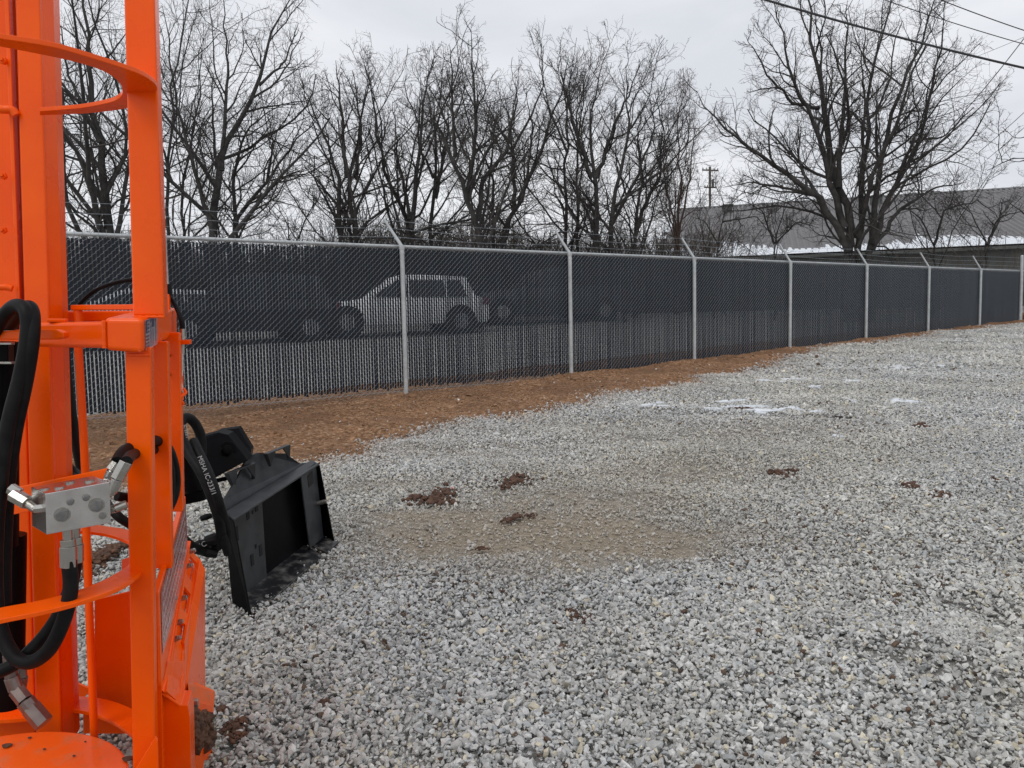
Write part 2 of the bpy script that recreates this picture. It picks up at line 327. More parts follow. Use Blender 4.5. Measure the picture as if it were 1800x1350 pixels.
di = np_mesh('dirt_strip', np.stack([px_, py_, Zs], -1).reshape(-1, 3), F, M['dirt'], attrs={'dust': dd.ravel()})
tag(di, 'reddish brown bare soil strip along the foot of the fence', kind='structure')

# stones
def in_view(n, y0, y1, dens):
    w = lambda y: 1.62*y+.9
    A = (w(y0)+w(y1))/2*(y1-y0); k = int(A*dens)
    y = np.sqrt(rng.random(k)*(y1**2-y0**2)+y0**2); x = (rng.random(k)-.5)*(1.62*y+.9)
    return x, y
xs, ys, sz = [], [], []
for y0, y1, dens, size in ((1.0, 4, 6000, .0178), (4, 7.5, 4300, .0183), (7.5, 12, 2200, .0215), (12, 22, 760, .028)):
    x, y = in_view(0, y0, y1, dens); xs.append(x); ys.append(y); sz.append(size*np.exp(rng.normal(0, .28, len(x))))
x = np.concatenate(xs); y = np.concatenate(ys); s = np.concatenate(sz)
am = soil_amount(x, y)+rng.normal(0, .13, len(x)); du = dustf(x, y)
du2 = du*(1+.5*vn(x, y, 5))+.28*vn(x, y, 9)+.22*vn(x, y, 21)
k = (am < .0) & ((rng.random(len(x)) > np.clip(du2*1.2-.35, 0, .62)))
k |= (am > 0) & (am < 8) & (rng.random(len(x)) < .02*np.exp(-am*1.5)) & (soil_edge(((np.stack([x, y], -1)-F0)@FD)) > -(np.stack([x, y], -1)-F0)@-FN*0-9)
tf = -((np.stack([x, y], -1)-F0)@FN); k &= tf > .02
x, y, s, du = x[k], y[k], s[k], du[k]
z = hgt(x, y)-.010+s*.12+rng.random(len(x))*.022*(1-du)-du*.004
s = s*(1-.62*np.clip(du*1.3, 0, 1)*rng.random(len(x))**.5)
g = np.clip(.485+.08*rng.normal(size=len(x))+.05*np.clip((y-5)/6, 0, 1), .17, .85)*(1+.09*vn(x, y, 1.7)+.07*vn(x+2, y, 4.3))
tint = np.stack([g*1.0, g*1.0, g*.975], -1)
wf = np.clip(.35+.5*vn(x+1, y, .9)+.3*vn(x, y+2, 2.3), 0, 1)[:, None]; tint = tint*(1-wf)+tint*np.array([1.0, .975, .915])*wf
q = rng.random(len(x)); warm = (q < .07)[:, None]; tint = np.where(warm, tint*np.array([1.08, 1.0, .82]), tint)
cool = (q > .86)[:, None]; tint = np.where(cool, tint*np.array([.80, .83, .86]), tint)
tan = np.array([.40, .34, .26]); w = np.clip(du*.85*rng.random(len(x))**.7, 0, .8)[:, None]; tint = tint*(1-w)+tan*w
am = soil_amount(x, y); w = np.clip(np.exp(-np.abs(am)*4)*rng.random(len(x))*.8, 0, 1)[:, None]; tint = tint*(1-w)+np.array([.30, .17, .09])*w
SC = s[:, None]*np.stack([rng.uniform(.95, 1.6, len(x)), rng.uniform(.7, 1.1, len(x)), rng.uniform(.45, .95, len(x))], -1)
br = rng.random(len(x)) < .012*(1+2*(vn(x, y, 1.3) > .3)); tint[br] = np.array([.12, .08, .055])
ROT = np.stack([rng.normal(0, .65, len(x)), rng.normal(0, .65, len(x)), rng.random(len(x))*6.28], -1)
scatter('gravel_stones', np.stack([x, y, z], -1), SC, ROT, tint, M['stone'], 'loose angular grey crushed stones covering the yard', 'gravel')
# soil crumbs on the bare strip
n = 26000; s_ = rng.uniform(-8, 24, n); t_ = rng.random(n)**1.2*5.5; x = F0[0]+FD[0]*s_-FN[0]*t_; y = F0[1]+FD[1]*s_-FN[1]*t_
k = (soil_amount(x, y) > -.08) & (t_ > .03); x, y = x[k], y[k]
s = .011*np.exp(rng.normal(0, .55, len(x))); z = hgt(x, y)+s*.2+.002
c = rng.random(len(x))[:, None]; tint = np.array([.20, .11, .06])*(1-c)+np.array([.42, .245, .14])*c
st = rng.random(len(x)) < .025; tint[st] = np.array([.36, .29, .22])
SC = s[:, None]*np.stack([rng.uniform(.9, 1.7, len(x)), rng.uniform(.8, 1.2, len(x)), rng.uniform(.5, .9, len(x))], -1)
ROT = np.stack([rng.normal(0, .4, len(x)), rng.normal(0, .4, len(x)), rng.random(len(x))*6.28], -1)
scatter('soil_crumbs', np.stack([x, y, z], -1), SC, ROT, tint, M['crumb'], 'crumbs of reddish soil and small stones on the bare strip', 'soil')

# ------------------------------------------------------------------ fence
S0, S1 = -7.2, 7*PITCHX+.04
fence = empty('chain_link_fence', fpt(0, FH), 'chain link security fence with black privacy slats and slanted barbed wire arms', 'fence')
def tubes_np(P, Rr, sides):
    """P (B,n,3), Rr (B,n) -> verts, quads"""
    B, n, _ = P.shape
    T = np.empty_like(P); T[:, 1:-1] = P[:, 2:]-P[:, :-2]; T[:, 0] = P[:, 1]-P[:, 0]; T[:, -1] = P[:, -1]-P[:, -2]
    T /= np.linalg.norm(T, axis=2, keepdims=True)+1e-9
    ref = np.where(np.abs(T[..., 2:3]) > .9, np.array([1., 0, 0]), np.array([0, 0, 1.])); ref = np.broadcast_to(ref[:, :1], T.shape)
    a = np.cross(T, ref); a /= np.linalg.norm(a, axis=2, keepdims=True)+1e-9; b = np.cross(T, a)
    th = np.arange(sides)*2*np.pi/sides
    V = P[:, :, None]+Rr[:, :, None, None]*(a[:, :, None]*np.cos(th)[:, None]+b[:, :, None]*np.sin(th)[:, None])
    i = np.arange(B)[:, None, None]*n*sides+np.arange(n-1)[None, :, None]*sides; k = np.arange(sides)[None, None]; k2 = (k+1) % sides
    Fq = np.stack([i+k, i+k2, i+sides+k2, i+sides+k], -1).reshape(-1, 4)
    return V.reshape(-1, 3), Fq
cw = .0385; rows = int(2.04/.036); rh = 2.04/rows           # column width, row height
cols_ = np.arange(S0, S1-cw, cw); B = len(cols_)
npt = rows*2; Pz = np.empty((B, npt, 3)); jit = rng.normal(0, .0012, (B, npt))
for j in range(rows):
    side = (j+np.arange(B)) % 2                             # wire touches left / right edge of its column
    for e in range(2):
        zz = (j+(0.32 if e else 0))*rh+.0
        sx = cols_+side*cw; off = np.where(((j+np.arange(B)) % 2 == 0), -.0, .0)
        Pz[:, j*2+e, 0] = sx; Pz[:, j*2+e, 2] = zz
        # going from this turn up to the next one the wire runs in front (/) or behind (\)
        front = side == 0
        Pz[:, j*2+e, 1] = np.where(front, -.0055, .0055) if e else np.where(front, .0055, -.0055)
Pz[:, 0, 1] = 0
sag = .012*np.sin(cols_*1.1)[:, None]
s_ = Pz[..., 0]+jit*1.0; zz = Pz[..., 2]+.03*0+sag*0
base = ZT0+ZSL*s_-FH+.02+zz
XY = F0+FD*s_[..., None]+FN*(Pz[..., 1:2]-.040)
V, F = tubes_np(np.concatenate([XY, base[..., None]], -1), np.full((B, npt), .0019), 4)
link_ = np_mesh('chain_link_mesh', V, F, M['wire'], fence)
# knuckles standing above the rail: Y shaped barbs
mb = MB()
for i in range(0, B, 2):
    sx = cols_[i]+cw; p = fpt(sx, -.008, -.040); h = .030+.006*rng.random(); q = p+Vector((0, 0, h)); f3 = Vector((FD[0], FD[1], 0))
    mb.tube([p-Vector((0, 0, .05)), q], .0022, 3); mb.tube([q-Vector((0, 0, .006)), q+f3*.008+Vector((0, 0, .010))], .0018, 3); mb.tube([q-Vector((0, 0, .006)), q-f3*.008+Vector((0, 0, .010))], .0018, 3)
tips = mb
# slats
mb_v, mb_f = [], []
B = len(cols_); sw = .0284; st = .0045
c0 = cols_+cw/2+rng.normal(0, .0012, B); lean = rng.normal(0, .0022, B)
ztop = ZT0+ZSL*c0-.050+rng.normal(0, .006, B); zbot = ZT0+ZSL*c0-FH+.095+rng.normal(0, .012, B)
wv = sw/2+rng.normal(0, .0007, B)
cn = []
for (dx, dy, top) in ((-1, -1, 0), (1, -1, 0), (1, 1, 0), (-1, 1, 0), (-1, -1, 1), (1, -1, 1), (1, 1, 1), (-1, 1, 1)):
    s2 = c0+dx*wv+(lean if top else -lean); o2 = -.040+dy*st/2
    xy = F0+FD*s2[:, None]+FN*np.full((B, 1), o2); cn.append(np.concatenate([xy, (ztop if top else zbot)[:, None]], 1))
V = np.stack(cn, 1).reshape(-1, 3); q = np.array([(0, 1, 5, 4), (1, 2, 6, 5), (2, 3, 7, 6), (3, 0, 4, 7), (4, 5, 6, 7), (3, 2, 1, 0)])
F = (np.arange(B)[:, None, None]*8+q[None]).reshape(-1, 4)
np_mesh('privacy_slats', V, F, M['slat'], fence, smooth=False)
MB().tube([fpt(S0), fpt(S1)], .0213, 14).build('top_rail', M['galv'], fence, smooth=True)
mb = MB()
mb.tube([fpt(S0, FH-.05, -.04), fpt(S1, FH-.05, -.04)], .0022, 4); mb.build('tension_wire', M['wire'], fence)
arm_dir = (Vector((-FN[0]*1.0, -FN[1]*1.0, 0))*.62+Vector((0, 0, 1))*.78)
posts = []
for k in range(-2, 8):
    s = k*PITCHX
    last = k == 7
    s -= .22 if last else 0
    p0 = fpt(s, FH+.12, -.085); p1 = fpt(s, -.01, -.085)
    rr = .032 if not last else .045
    if last: p1 = fpt(s, -.42, -.085)
    mbp = MB().tube([p0, p1], rr, 16)
    po = mbp.build('fence_post', M['galv'], fence, smooth=True)
    mb = MB()
    mb.tube([fpt(s, .055, -.085), fpt(s, .045, -.085), fpt(s, -.012, -.085)], [rr+.003, rr+.006, rr+.003], 16)
    mb.tube([fpt(s, .11, -.085), fpt(s, .085, -.085)], rr+.003, 16)
    if last:
        for dz in (.45, .95, 1.45): MB().tube([fpt(s, dz, -.085), fpt(s, dz+.03, -.085)], rr+.004, 16).build('tension_band', M['galv'], po, smooth=True)
        mb = MB(); mb.tube([fpt(s, -.42, -.085), fpt(s, -.44, -.085), fpt(s, -.465, -.085)], [.049, .047, .02], 16)
    mb.build('post_cap', M['galv'], po, smooth=True)
    if not last:
        a0 = fpt(s, -.005, -.078); L_ = .43
        # arm leans over the outside, away from the yard and back along the line as seen in the photograph
        ad = (Vector((-FD[0], -FD[1], 0))*.42+Vector((FN[0], FN[1], 0))*.32+Vector((0, 0, .85))).normalized()
        w = Vector((FD[0], FD[1], 0)); sid = ad.cross(Vector((FN[0], FN[1], 0))).normalized(); th = ad.cross(sid).normalized()
        mb = MB(); mb.prism([a0-sid*.022, a0+sid*.022, a0+sid*.013+ad*L_, a0-sid*.013+ad*L_], th*.004)
        mb.prism([a0-sid*.022, a0-sid*.018, a0-sid*.009+ad*L_, a0-sid*.013+ad*L_], -th*.018)
        mb.prism([a0+sid*.018, a0+sid*.022, a0+sid*.013+ad*L_, a0+sid*.009+ad*L_], -th*.018)
        for t in (.32, .64, .96): mb.box(a0+ad*L_*t-th*.006, sid*.017, ad*.008, th*.004)
        mb.build('barbed_wire_arm', M['galv'], po, bevel=.001)
        posts.append((s, a0, ad, L_))
for t in (.32, .64, .96):
    mb = MB(); pts = []
    for i, (s, a0, ad, L_) in enumerate(posts):
        p = a0+ad*L_*t
        if i == 0: pts.append(p-Vector((FD[0], FD[1], 0))*2.0)
        pts.append(p)
        if i < len(posts)-1:
            q = posts[i+1][1]+posts[i+1][2]*posts[i+1][3]*t
            for u in (.25, .5, .75): pts.append(p.lerp(q, u)-Vector((0, 0, .03*4*u*(1-u))))
    pts.append(fpt(7*PITCHX, -.40*t, -.04))
    mb.tube(pts, .0021, 4)
    for i in range(len(pts)-1):
        d = pts[i+1]-pts[i]; kk = int(d.length/.125)
        for j in range(kk):
            c = pts[i]+d*((j+.5)/max(kk, 1)); v = Vector(rng.normal(size=3)).normalized()
            mb.tube([c-v*.013, c+v*.013], .0016, 3); v = Vector(rng.normal(size=3)).normalized(); mb.tube([c-v*.012, c+v*.012], .0016, 3)
    mb.build('barbed_wire', M['wire'], fence)
mb = tips  # wire ties on rail and posts join the barb tips mesh
for s in np.arange(S0+.3, S1, .61):
    mb.tube([fpt(s, .01, -.052), fpt(s+.004, -.024, 0), fpt(s+.006, .004, .024)], .002, 4)
for k in range(-2, 7):
    for dz in (.4, .8, 1.2, 1.6):
        c = fpt(k*PITCHX, dz, -.085); a = [c+Vector((FD[0]*math.cos(t)-FN[0]*math.sin(t), FD[1]*math.cos(t)-FN[1]*math.sin(t), 0))*.0345 for t in np.linspace(-.6, 3.7, 9)]
        mb.tube(a, .0018, 4)
mb.build('barb_tips_and_ties', M['wire'], fence)
# fence run that turns away beyond the end post
f2 = empty('side_fence', fpt(7*PITCHX, FH), 'slatted fence run beyond the tall end post at the right edge', 'fence')
d2 = Vector((.985, .17, 0)); e0 = fpt(7*PITCHX, 0, -.04); zz = Vector((0, 0, 1))
mb = MB(); k = 0
for i in range(150):
    c = e0+d2*(.08+i*cw); mb.box(c-zz*1.0, d2*.0165, zz*.95, d2.cross(zz)*.002)
mb.build('privacy_slats', M['slat'], f2)
MB().tube([e0, e0+d2*6], .0213, 12).build('top_rail', M['galv'], f2, smooth=True)
for i in (1, 2):
    MB().tube([e0+d2*3*i-zz*2.1, e0+d2*3*i+zz*.02], .03, 12).build('fence_post', M['galv'], f2, smooth=True)
for t in (.13, .26, .39):
    MB().tube([e0+zz*t, e0+d2*6+zz*t], .002, 4).build('barbed_wire', M['wire'], f2)
# ------------------------------------------------------------------ trees
def resample(P, n):
    P = np.asarray(P, float); d = np.r_[0, np.cumsum(np.linalg.norm(np.diff(P, axis=0), axis=1))]
    t = np.linspace(0, d[-1], n); return np.stack([np.interp(t, d, P[:, i]) for i in range(3)], 1), d[-1]
def nrm(a): return a/(np.linalg.norm(a, axis=-1, keepdims=True)+1e-9)
def children(P, Rr, Ln, m, ratio, npts, ang, upb, tmin, rk, g, wig, rmin):
    B, n, _ = P.shape; m = int(round(m*1.06))
    t = (tmin+(1-tmin)*((np.arange(m)[None]+g.random((B, m)))/m)).ravel(); bi = np.repeat(np.arange(B), m)
    kp = g.random(B*m) < np.clip(Ln[bi]/(1.05*Ln.mean()), .12, 1); t, bi = t[kp], bi[kp]; tot = len(t)
    f = t*(n-1); i0 = np.clip(f.astype(int), 0, n-2); fr = (f-i0)[:, None]
    p = P[bi, i0]*(1-fr)+P[bi, i0+1]*fr; d = nrm(P[bi, i0+1]-P[bi, i0]); r = Rr[bi, i0]*(1-fr[:, 0])+Rr[bi, i0+1]*fr[:, 0]
    q = nrm(np.cross(d, g.normal(size=(tot, 3)))); a = ang*(.65+.7*g.random(tot))[:, None]
    c = nrm(d*np.cos(a)+q*np.sin(a)+np.array([0, 0, 1])*upb*.5)
    L = Ln[bi]*ratio*(1.3-1.0*t)*(.45+1.0*g.random(tot)); st = L/(npts-1)
    out = np.empty((tot, npts, 3)); out[:, 0] = p
    for k in range(1, npts):
        c = nrm(c+g.normal(size=(tot, 3))*wig+np.array([0, 0, 1])*upb*.35); out[:, k] = out[:, k-1]+c*st[:, None]
    r0 = np.minimum(r*rk, L*.0125+rmin*.8); r0 = np.maximum(r0, rmin)
    rr = r0[:, None]*(1-.72*np.linspace(0, 1, npts)[None]); rr = np.maximum(rr, rmin*.6)
    return out, rr, L
def tree(stems, Y, name, label, seed, mats=('bark', 'twig'), dens=1., m1=13, upb=.24, ratio=.44, twig=.0045, group='bare trees beyond the fence', wig=.16, depth=.5, small=False, rs=1.):
    g = np.random.default_rng(seed); S, Rs, Ls = [], [], []
    bx = PY(*stems[0][0][0], Y)
    for st, r0 in stems:
        off = 0.0; pts = []
        slope = g.normal(0, depth)
        for k, (a, b) in enumerate(st):
            base = PY(a, b, Y); yy = Y+slope*min(1, k/3.)*(1.2 if k else 0)*(1+.3*k)*.5
            p = PY(a, b, yy); pts.append(p[:])
        pts[0] = (pts[0][0], pts[0][1], float(hgt(pts[0][0], pts[0][1]))-.15 if st[0][1] > 500 else pts[0][2])
        P, L = resample(pts, 16); P[1:-1] += g.normal(0, .035*min(1.5, L/6), P[1:-1].shape)
        S.append(P); Rs.append(r0*(.9*(1-np.linspace(0, 1, 16))**.9+.02)+.006); Ls.append(L)
    P0, R0, L0 = np.stack(S), np.stack(Rs), np.array(Ls)
    R0 *= .92*rs; R0[:, 0] *= 1.2
    lv = [(P0, R0, L0)]
    prm = [(int(m1*dens), ratio, 9, .85, upb, .16, .62), (8, .52, 7, .85, upb*.7, .08, .6), (6, .58, 5, .85, upb*.4, .08, .6), (4, .66, 4, .8, upb*.3, .1, .6)]
    if small: prm = prm[:3]
    for i, (m_, ra, n_, an, ub, tm, rk) in enumerate(prm):
        p, r, L = lv[-1]; lv.append(children(p, r, L, m_, ra, n_, an, ub, tm, rk, g, wig*(1+.25*i), (.014, .008, twig*1.2, twig)[i]))
    root = empty(name, (bx.x, bx.y, float(hgt(bx.x, bx.y))), label, 'tree', group)
    tv, tf, o = [], [], 0
    for p, r, s in ((lv[0][0], lv[0][1], 9), (lv[1][0], lv[1][1], 6)):
        v, f = tubes_np(p, r, s); tv.append(v); tf.append(f+o); o += len(v)
    np_mesh('trunk', np.concatenate(tv), np.concatenate(tf), M[mats[0]], root)
    tv, tf, o = [], [], 0
    for p, r, _ in lv[2:]:
        v, f = tubes_np(p, r, 3); tv.append(v); tf.append(f+o); o += len(v)
    np_mesh('crown', np.concatenate(tv), np.concatenate(tf), M[mats[1]], root)
    return root
T = [
 (24, [([(205, 560), (192, 400), (175, 250), (160, 150), (150, 0), (145, -80)], .21), ([(190, 560), (180, 400), (150, 290), (110, 230), (40, 150)], .19), ([(200, 440), (225, 300), (240, 200), (250, 90)], .09), ([(175, 250), (120, 130), (100, 20)], .07)], 'thick forked bare tree seen through the gap in the orange frame', 1),
 (30, [([(292, 556), (295, 300), (305, 150), (330, 0), (335, -60)], .10), ([(310, 556), (322, 330), (345, 200), (360, 60)], .09), ([(296, 300), (270, 200), (262, 60)], .05)], 'slender bare tree just right of the orange upright', 2),
 (25, [([(370, 558), (375, 400), (385, 300), (400, 240), (455, 150), (470, 60), (520, -20)], .20), ([(380, 440), (330, 250), (300, 120), (285, 10)], .09), ([(390, 300), (400, 120), (390, -20)], .08), ([(455, 150), (500, 110), (525, 40)], .05)], 'tall bare tree with pale trunk bending right towards the top', 3),
 (27, [([(400, 556), (420, 380), (470, 320), (530, 235), (565, 200)], .13), ([(415, 420), (410, 300), (440, 220), (500, 180)], .09), ([(470, 320), (480, 250), (470, 200)], .06)], 'bare tree leaning right behind the tall pale trunk', 4),
 (27, [([(600, 556), (598, 400), (595, 290), (560, 180), (525, 110)], .15), ([(625, 556), (622, 400), (612, 300), (640, 170), (660, 90)], .15), ([(610, 300), (600, 180), (590, 70)], .09), ([(618, 390), (570, 320), (530, 270)], .08), ([(625, 300), (635, 200), (620, 90)], .07)], 'bare tree with twin dark trunks left of the first full fence post', 5),
 (28, [([(722, 556), (718, 400), (690, 320), (660, 220), (655, 120), (640, 80)], .14), ([(722, 400), (735, 260), (745, 150), (765, 60)], .11), ([(720, 380), (700, 250), (690, 150)], .08)], 'forked bare tree standing directly above the first full fence post', 6),
 (29, [([(750, 556), (758, 400), (770, 300), (765, 200), (800, 100), (815, 20)], .11), ([(765, 340), (790, 200), (745, 100)], .08), ([(762, 300), (735, 230), (740, 120)], .06)], 'thin tall bare tree left of the Y shaped one', 7),
 (25, [([(842, 556), (840, 400), (825, 345), (800, 260), (760, 180), (745, 110)], .16), ([(840, 385), (850, 300), (890, 250), (905, 160), (910, 110)], .11), ([(822, 340), (838, 200), (830, 90), (828, 10)], .09), ([(800, 260), (795, 150), (790, 40)], .07)], 'Y shaped bare tree whose dark trunk splits just above the fence', 8),
 (28, [([(870, 556), (885, 400), (925, 320), (960, 220), (985, 140), (1000, 60)], .14), ([(905, 360), (900, 250), (955, 130), (950, 80)], .09), ([(925, 320), (935, 200), (925, 130)], .06)], 'bare tree leaning to the right beside the Y shaped one', 9),
 (30, [([(993, 556), (995, 300), (1000, 180), (985, 100), (960, 70)], .11), ([(1015, 556), (1018, 300), (1015, 170), (1040, 80)], .10), ([(998, 250), (970, 180), (945, 110)], .06)], 'straight pair of thin bare stems above the second full fence post', 10),
 (27, [([(1045, 556), (1048, 400), (1045, 260), (1035, 180), (1060, 70)], .14), ([(1075, 556), (1072, 400), (1095, 260), (1105, 180), (1100, 80)], .14), ([(1048, 300), (1080, 200), (1110, 120), (1125, 80)], .09), ([(1040, 300), (1010, 200), (990, 120), (985, 60)], .09), ([(1075, 390), (1120, 300), (1150, 200), (1140, 130)], .08)], 'dense round crowned bare tree in the middle of the picture', 11),
 (29, [([(1115, 556), (1115, 400), (1130, 300), (1180, 240), (1215, 200)], .11), ([(1118, 400), (1160, 290), (1165, 200), (1150, 130)], .09), ([(1130, 310), (1120, 220), (1130, 150)], .06)], 'smaller bare tree spreading right behind the middle crown', 12),
]
for Y_, stems, lab, sd_ in T:
    if sd_ >= 5: stems = [([(a, b if b > 430 else 430-(430-b)*.9) for a, b in st], r0) for st, r0 in stems]
    tree(stems, Y_, 'bare_tree', lab, sd_)
tree([([(1190, 556), (1192, 400), (1195, 280), (1190, 200), (1198, 160)], .08), ([(1192, 420), (1215, 300), (1220, 220)], .05), ([(1192, 420), (1165, 300), (1170, 220)], .05)], 31, 'bare_tree', 'slim reddish brown bare tree with upright shoots near the roof corner', 13, mats=('redtwig', 'redtwig'), upb=.6, ratio=.36)
tree([([(1495, 556), (1490, 430), (1480, 350), (1460, 260), (1445, 170), (1430, 90), (1420, 0), (1415, -60)], .24),
      ([(1492, 440), (1440, 350), (1390, 310), (1330, 270), (1260, 210), (1225, 160)], .17), ([(1484, 400), (1450, 280), (1430, 210), (1400, 160), (1380, 90), (1360, 0)], .15),
      ([(1475, 330), (1480, 200), (1490, 90), (1490, 0)], .12), ([(1508, 556), (1510, 430), (1520, 300), (1525, 200), (1540, 100), (1560, 20), (1570, -60)], .17),
      ([(1530, 556), (1528, 430), (1545, 300), (1570, 200), (1600, 120), (1640, 20), (1650, -40)], .18), ([(1533, 430), (1570, 330), (1620, 250), (1645, 120), (1660, 0)], .13),
      ([(1533, 440), (1580, 370), (1640, 330), (1700, 320)], .11), ([(1515, 320), (1520, 180), (1510, 60)], .09), ([(1420, 340), (1380, 330), (1320, 320), (1270, 330)], .07), ([(1440, 190), (1390, 180), (1350, 130), (1310, 60)], .08), ([(1600, 250), (1660, 240), (1700, 200)], .06)],
     24, 'bare_tree', 'huge spreading multi stemmed bare tree in front of the grey roof', 14, m1=13, rs=.78, ratio=.34, group=None, wig=.17, upb=.22)
for st, Y_, lab, sd_ in (
  ([([(1360, 556), (1362, 430), (1375, 380), (1392, 340)], .05), ([(1362, 430), (1340, 370), (1300, 350)], .04), ([(1362, 430), (1400, 390), (1440, 400)], .03)], 26, 'low bare shrub between the roof corner and the huge tree', 21),
  ([([(1255, 556), (1262, 430), (1275, 375), (1320, 320)], .045), ([(1262, 430), (1240, 390), (1215, 380)], .03), ([(1270, 390), (1330, 380), (1350, 405)], .03)], 27, 'thin bare shrub rising before the roof corner vent', 22),
  ([([(1640, 556), (1642, 430), (1620, 380), (1580, 365), (1545, 400)], .05), ([(1642, 430), (1660, 370), (1720, 350), (1765, 390)], .045)], 26, 'arching bare shrub right of the huge tree', 23),
  ([([(1730, 556), (1735, 430), (1705, 370), (1660, 365)], .05), ([(1735, 430), (1760, 380), (1800, 370)], .045)], 24, 'arching bare shrub beside the tall end post', 24),
  ([([(1870, 556), (1875, 350), (1840, 285), (1780, 275), (1735, 300)], .09), ([(1875, 400), (1850, 300), (1800, 240)], .07), ([(1875, 450), (1830, 400), (1770, 350)], .06)], 23, 'bare branches drooping in from the right edge', 25),
  ([([(1100, 556), (1105, 440), (1130, 390), (1165, 370)], .05), ([(1105, 440), (1080, 400), (1050, 395)], .04)], 26, 'low bare shrub at the foot of the middle trees', 26),
  ([([(520, 556), (515, 440), (500, 380), (470, 350)], .05), ([(515, 440), (540, 380), (560, 340)], .04)], 27, 'low bare shrub left of the twin trunk tree', 27)):
    tree(st, Y_, 'bare_shrub', lab, sd_, dens=.8, m1=9, upb=.25, ratio=.55, small=False, group='bare shrubs beyond the fence', wig=.2, depth=.2)
# brush thicket behind the trees: uncountable tangle
def thicket(name, n, x0, x1, y0, y1, h0, h1, seed, label, mk='brush', tw=.006, xdens=None):
    g = np.random.default_rng(seed); x = g.uniform(x0, x1, n); y = g.uniform(y0, y1, n); h = g.uniform(h0, h1, n)*(.88+.12*np.sin(x*.35+seed))
    P = np.empty((n, 6, 3)); P[:, 0] = np.stack([x, y, hgt(x, y)-.1], 1); c = nrm(g.normal(size=(n, 3))*np.array([.35, .35, .1])+np.array([0, 0, 1]))
    for k in range(1, 6):
        c = nrm(c+g.normal(size=(n, 3))*.14); P[:, k] = P[:, k-1]+c*(h/5)[:, None]
    r = (.022*np.exp(g.normal(0, .4, n)))[:, None]*np.linspace(1, .35, 6)[None]
    l1 = children(P, r, h, 7, .5, 5, .8, .15, .1, .5, g, .2, tw); l2 = children(*l1, 5, .55, 4, .9, .1, .1, .6, g, .25, tw)
    vs, fs, o = [], [], 0
    for a in ((P, r), l1[:2], l2[:2]):
        v, f = tubes_np(a[0], a[1], 3); vs.append(v); fs.append(f+o); o += len(v)
    q = np_mesh(name, np.concatenate(vs), np.concatenate(fs), M[mk]); tag(q, label, 'brush', kind='stuff')
thicket('brush_thicket', 3000, -36, 9.5, 31, 42, 3.2, 5.2, 3, 'grey brown leafless thicket tangled behind the trees', tw=.0085)
thicket('distant_woods', 1300, -90, 30, 62, 90, 5.5, 9.5, 5, 'far bare woodland hazy through the gaps between trunks', tw=.012)
thicket('undergrowth', 140, 8, 30, 27, 33, 1.6, 3.4, 7, 'low bare undergrowth in front of the grey roof')

# ------------------------------------------------------------------ warehouse
zg = 1.95
E_r = np.array([23.7, 36.0]); rd = nrm(np.array([22., -7.])); nd = np.array([-rd[1], rd[0]])    # nd points away from the camera
zE, zR, run = 3.28+EYE, 8.35+EYE, 17.4
cL = E_r-rd*((E_r-np.array([7.2, 41.2]))@rd); cRr = cL+rd*52
wh = empty('warehouse', (cL[0], cL[1], zg), 'long low warehouse with ribbed grey metal roof and snow along its eave', 'building')
V3 = lambda a, z: Vector((a[0], a[1], z))
nrib = 170; us = np.linspace(0, 52, nrib*4+1); prof = np.tile([0, .07, .07, 0], nrib+1)[:len(us)]
vs, fs = [], []
for u, h in zip(us, prof):
    a = cL+rd*u; vs += [(a[0], a[1], zE+h), (*(a+nd*run), zR+h)]
vs = np.array(vs); i = np.arange(len(us)-1)*2
np_mesh('roof', vs, np.stack([i, i+2, i+3, i+1], -1), M['roof'], wh, smooth=False)
mb = MB(); b0, b1 = cL+nd*run*2, cL+rd*52+nd*run*2
mb.quad(V3(cL+nd*run, zR+.01), V3(cL+rd*52+nd*run, zR+.01), V3(b1, zE), V3(b0, zE), .05); mb.build('rear_roof', M['roof'], wh)
mb = MB(); mb.prism([V3(cL+nd*(run-.3), zR-.04), V3(cL+nd*(run+.3), zR-.04), V3(cL+nd*run, zR+.10)], Vector((rd[0]*52, rd[1]*52, 0))); mb.build('ridge_cap', M['wall'], wh)
mb = MB(); i_ = nd*.35; mb.prism([V3(cL+i_+rd*.1, zg-.4), V3(cL+rd*51.9+i_, zg-.4), V3(cL+rd*51.9+i_, zE-.03), V3(cL+i_+rd*.1, zE-.03)], Vector((nd[0], nd[1], 0))*.12)
mb.prism([V3(cL+rd*.1+nd*.5, zg-.4), V3(cL+rd*.1+nd*(run*2-.5), zg-.4), V3(cL+rd*.1+nd*(run*2-.5), zE), V3(cL+rd*.1+nd*run, zR-.06), V3(cL+rd*.1+nd*.5, zE)], Vector((rd[0], rd[1], 0))*.12)
mb.build('wall', M['wall'], wh)
mb = MB(); mb.prism([V3(cL-nd*.14, zE-.16), V3(cL-nd*.02, zE-.16), V3(cL-nd*.02, zE-.02), V3(cL-nd*.14, zE-.02)], Vector((rd[0]*52, rd[1]*52, 0))); mb.build('gutter', M['wall'], wh)
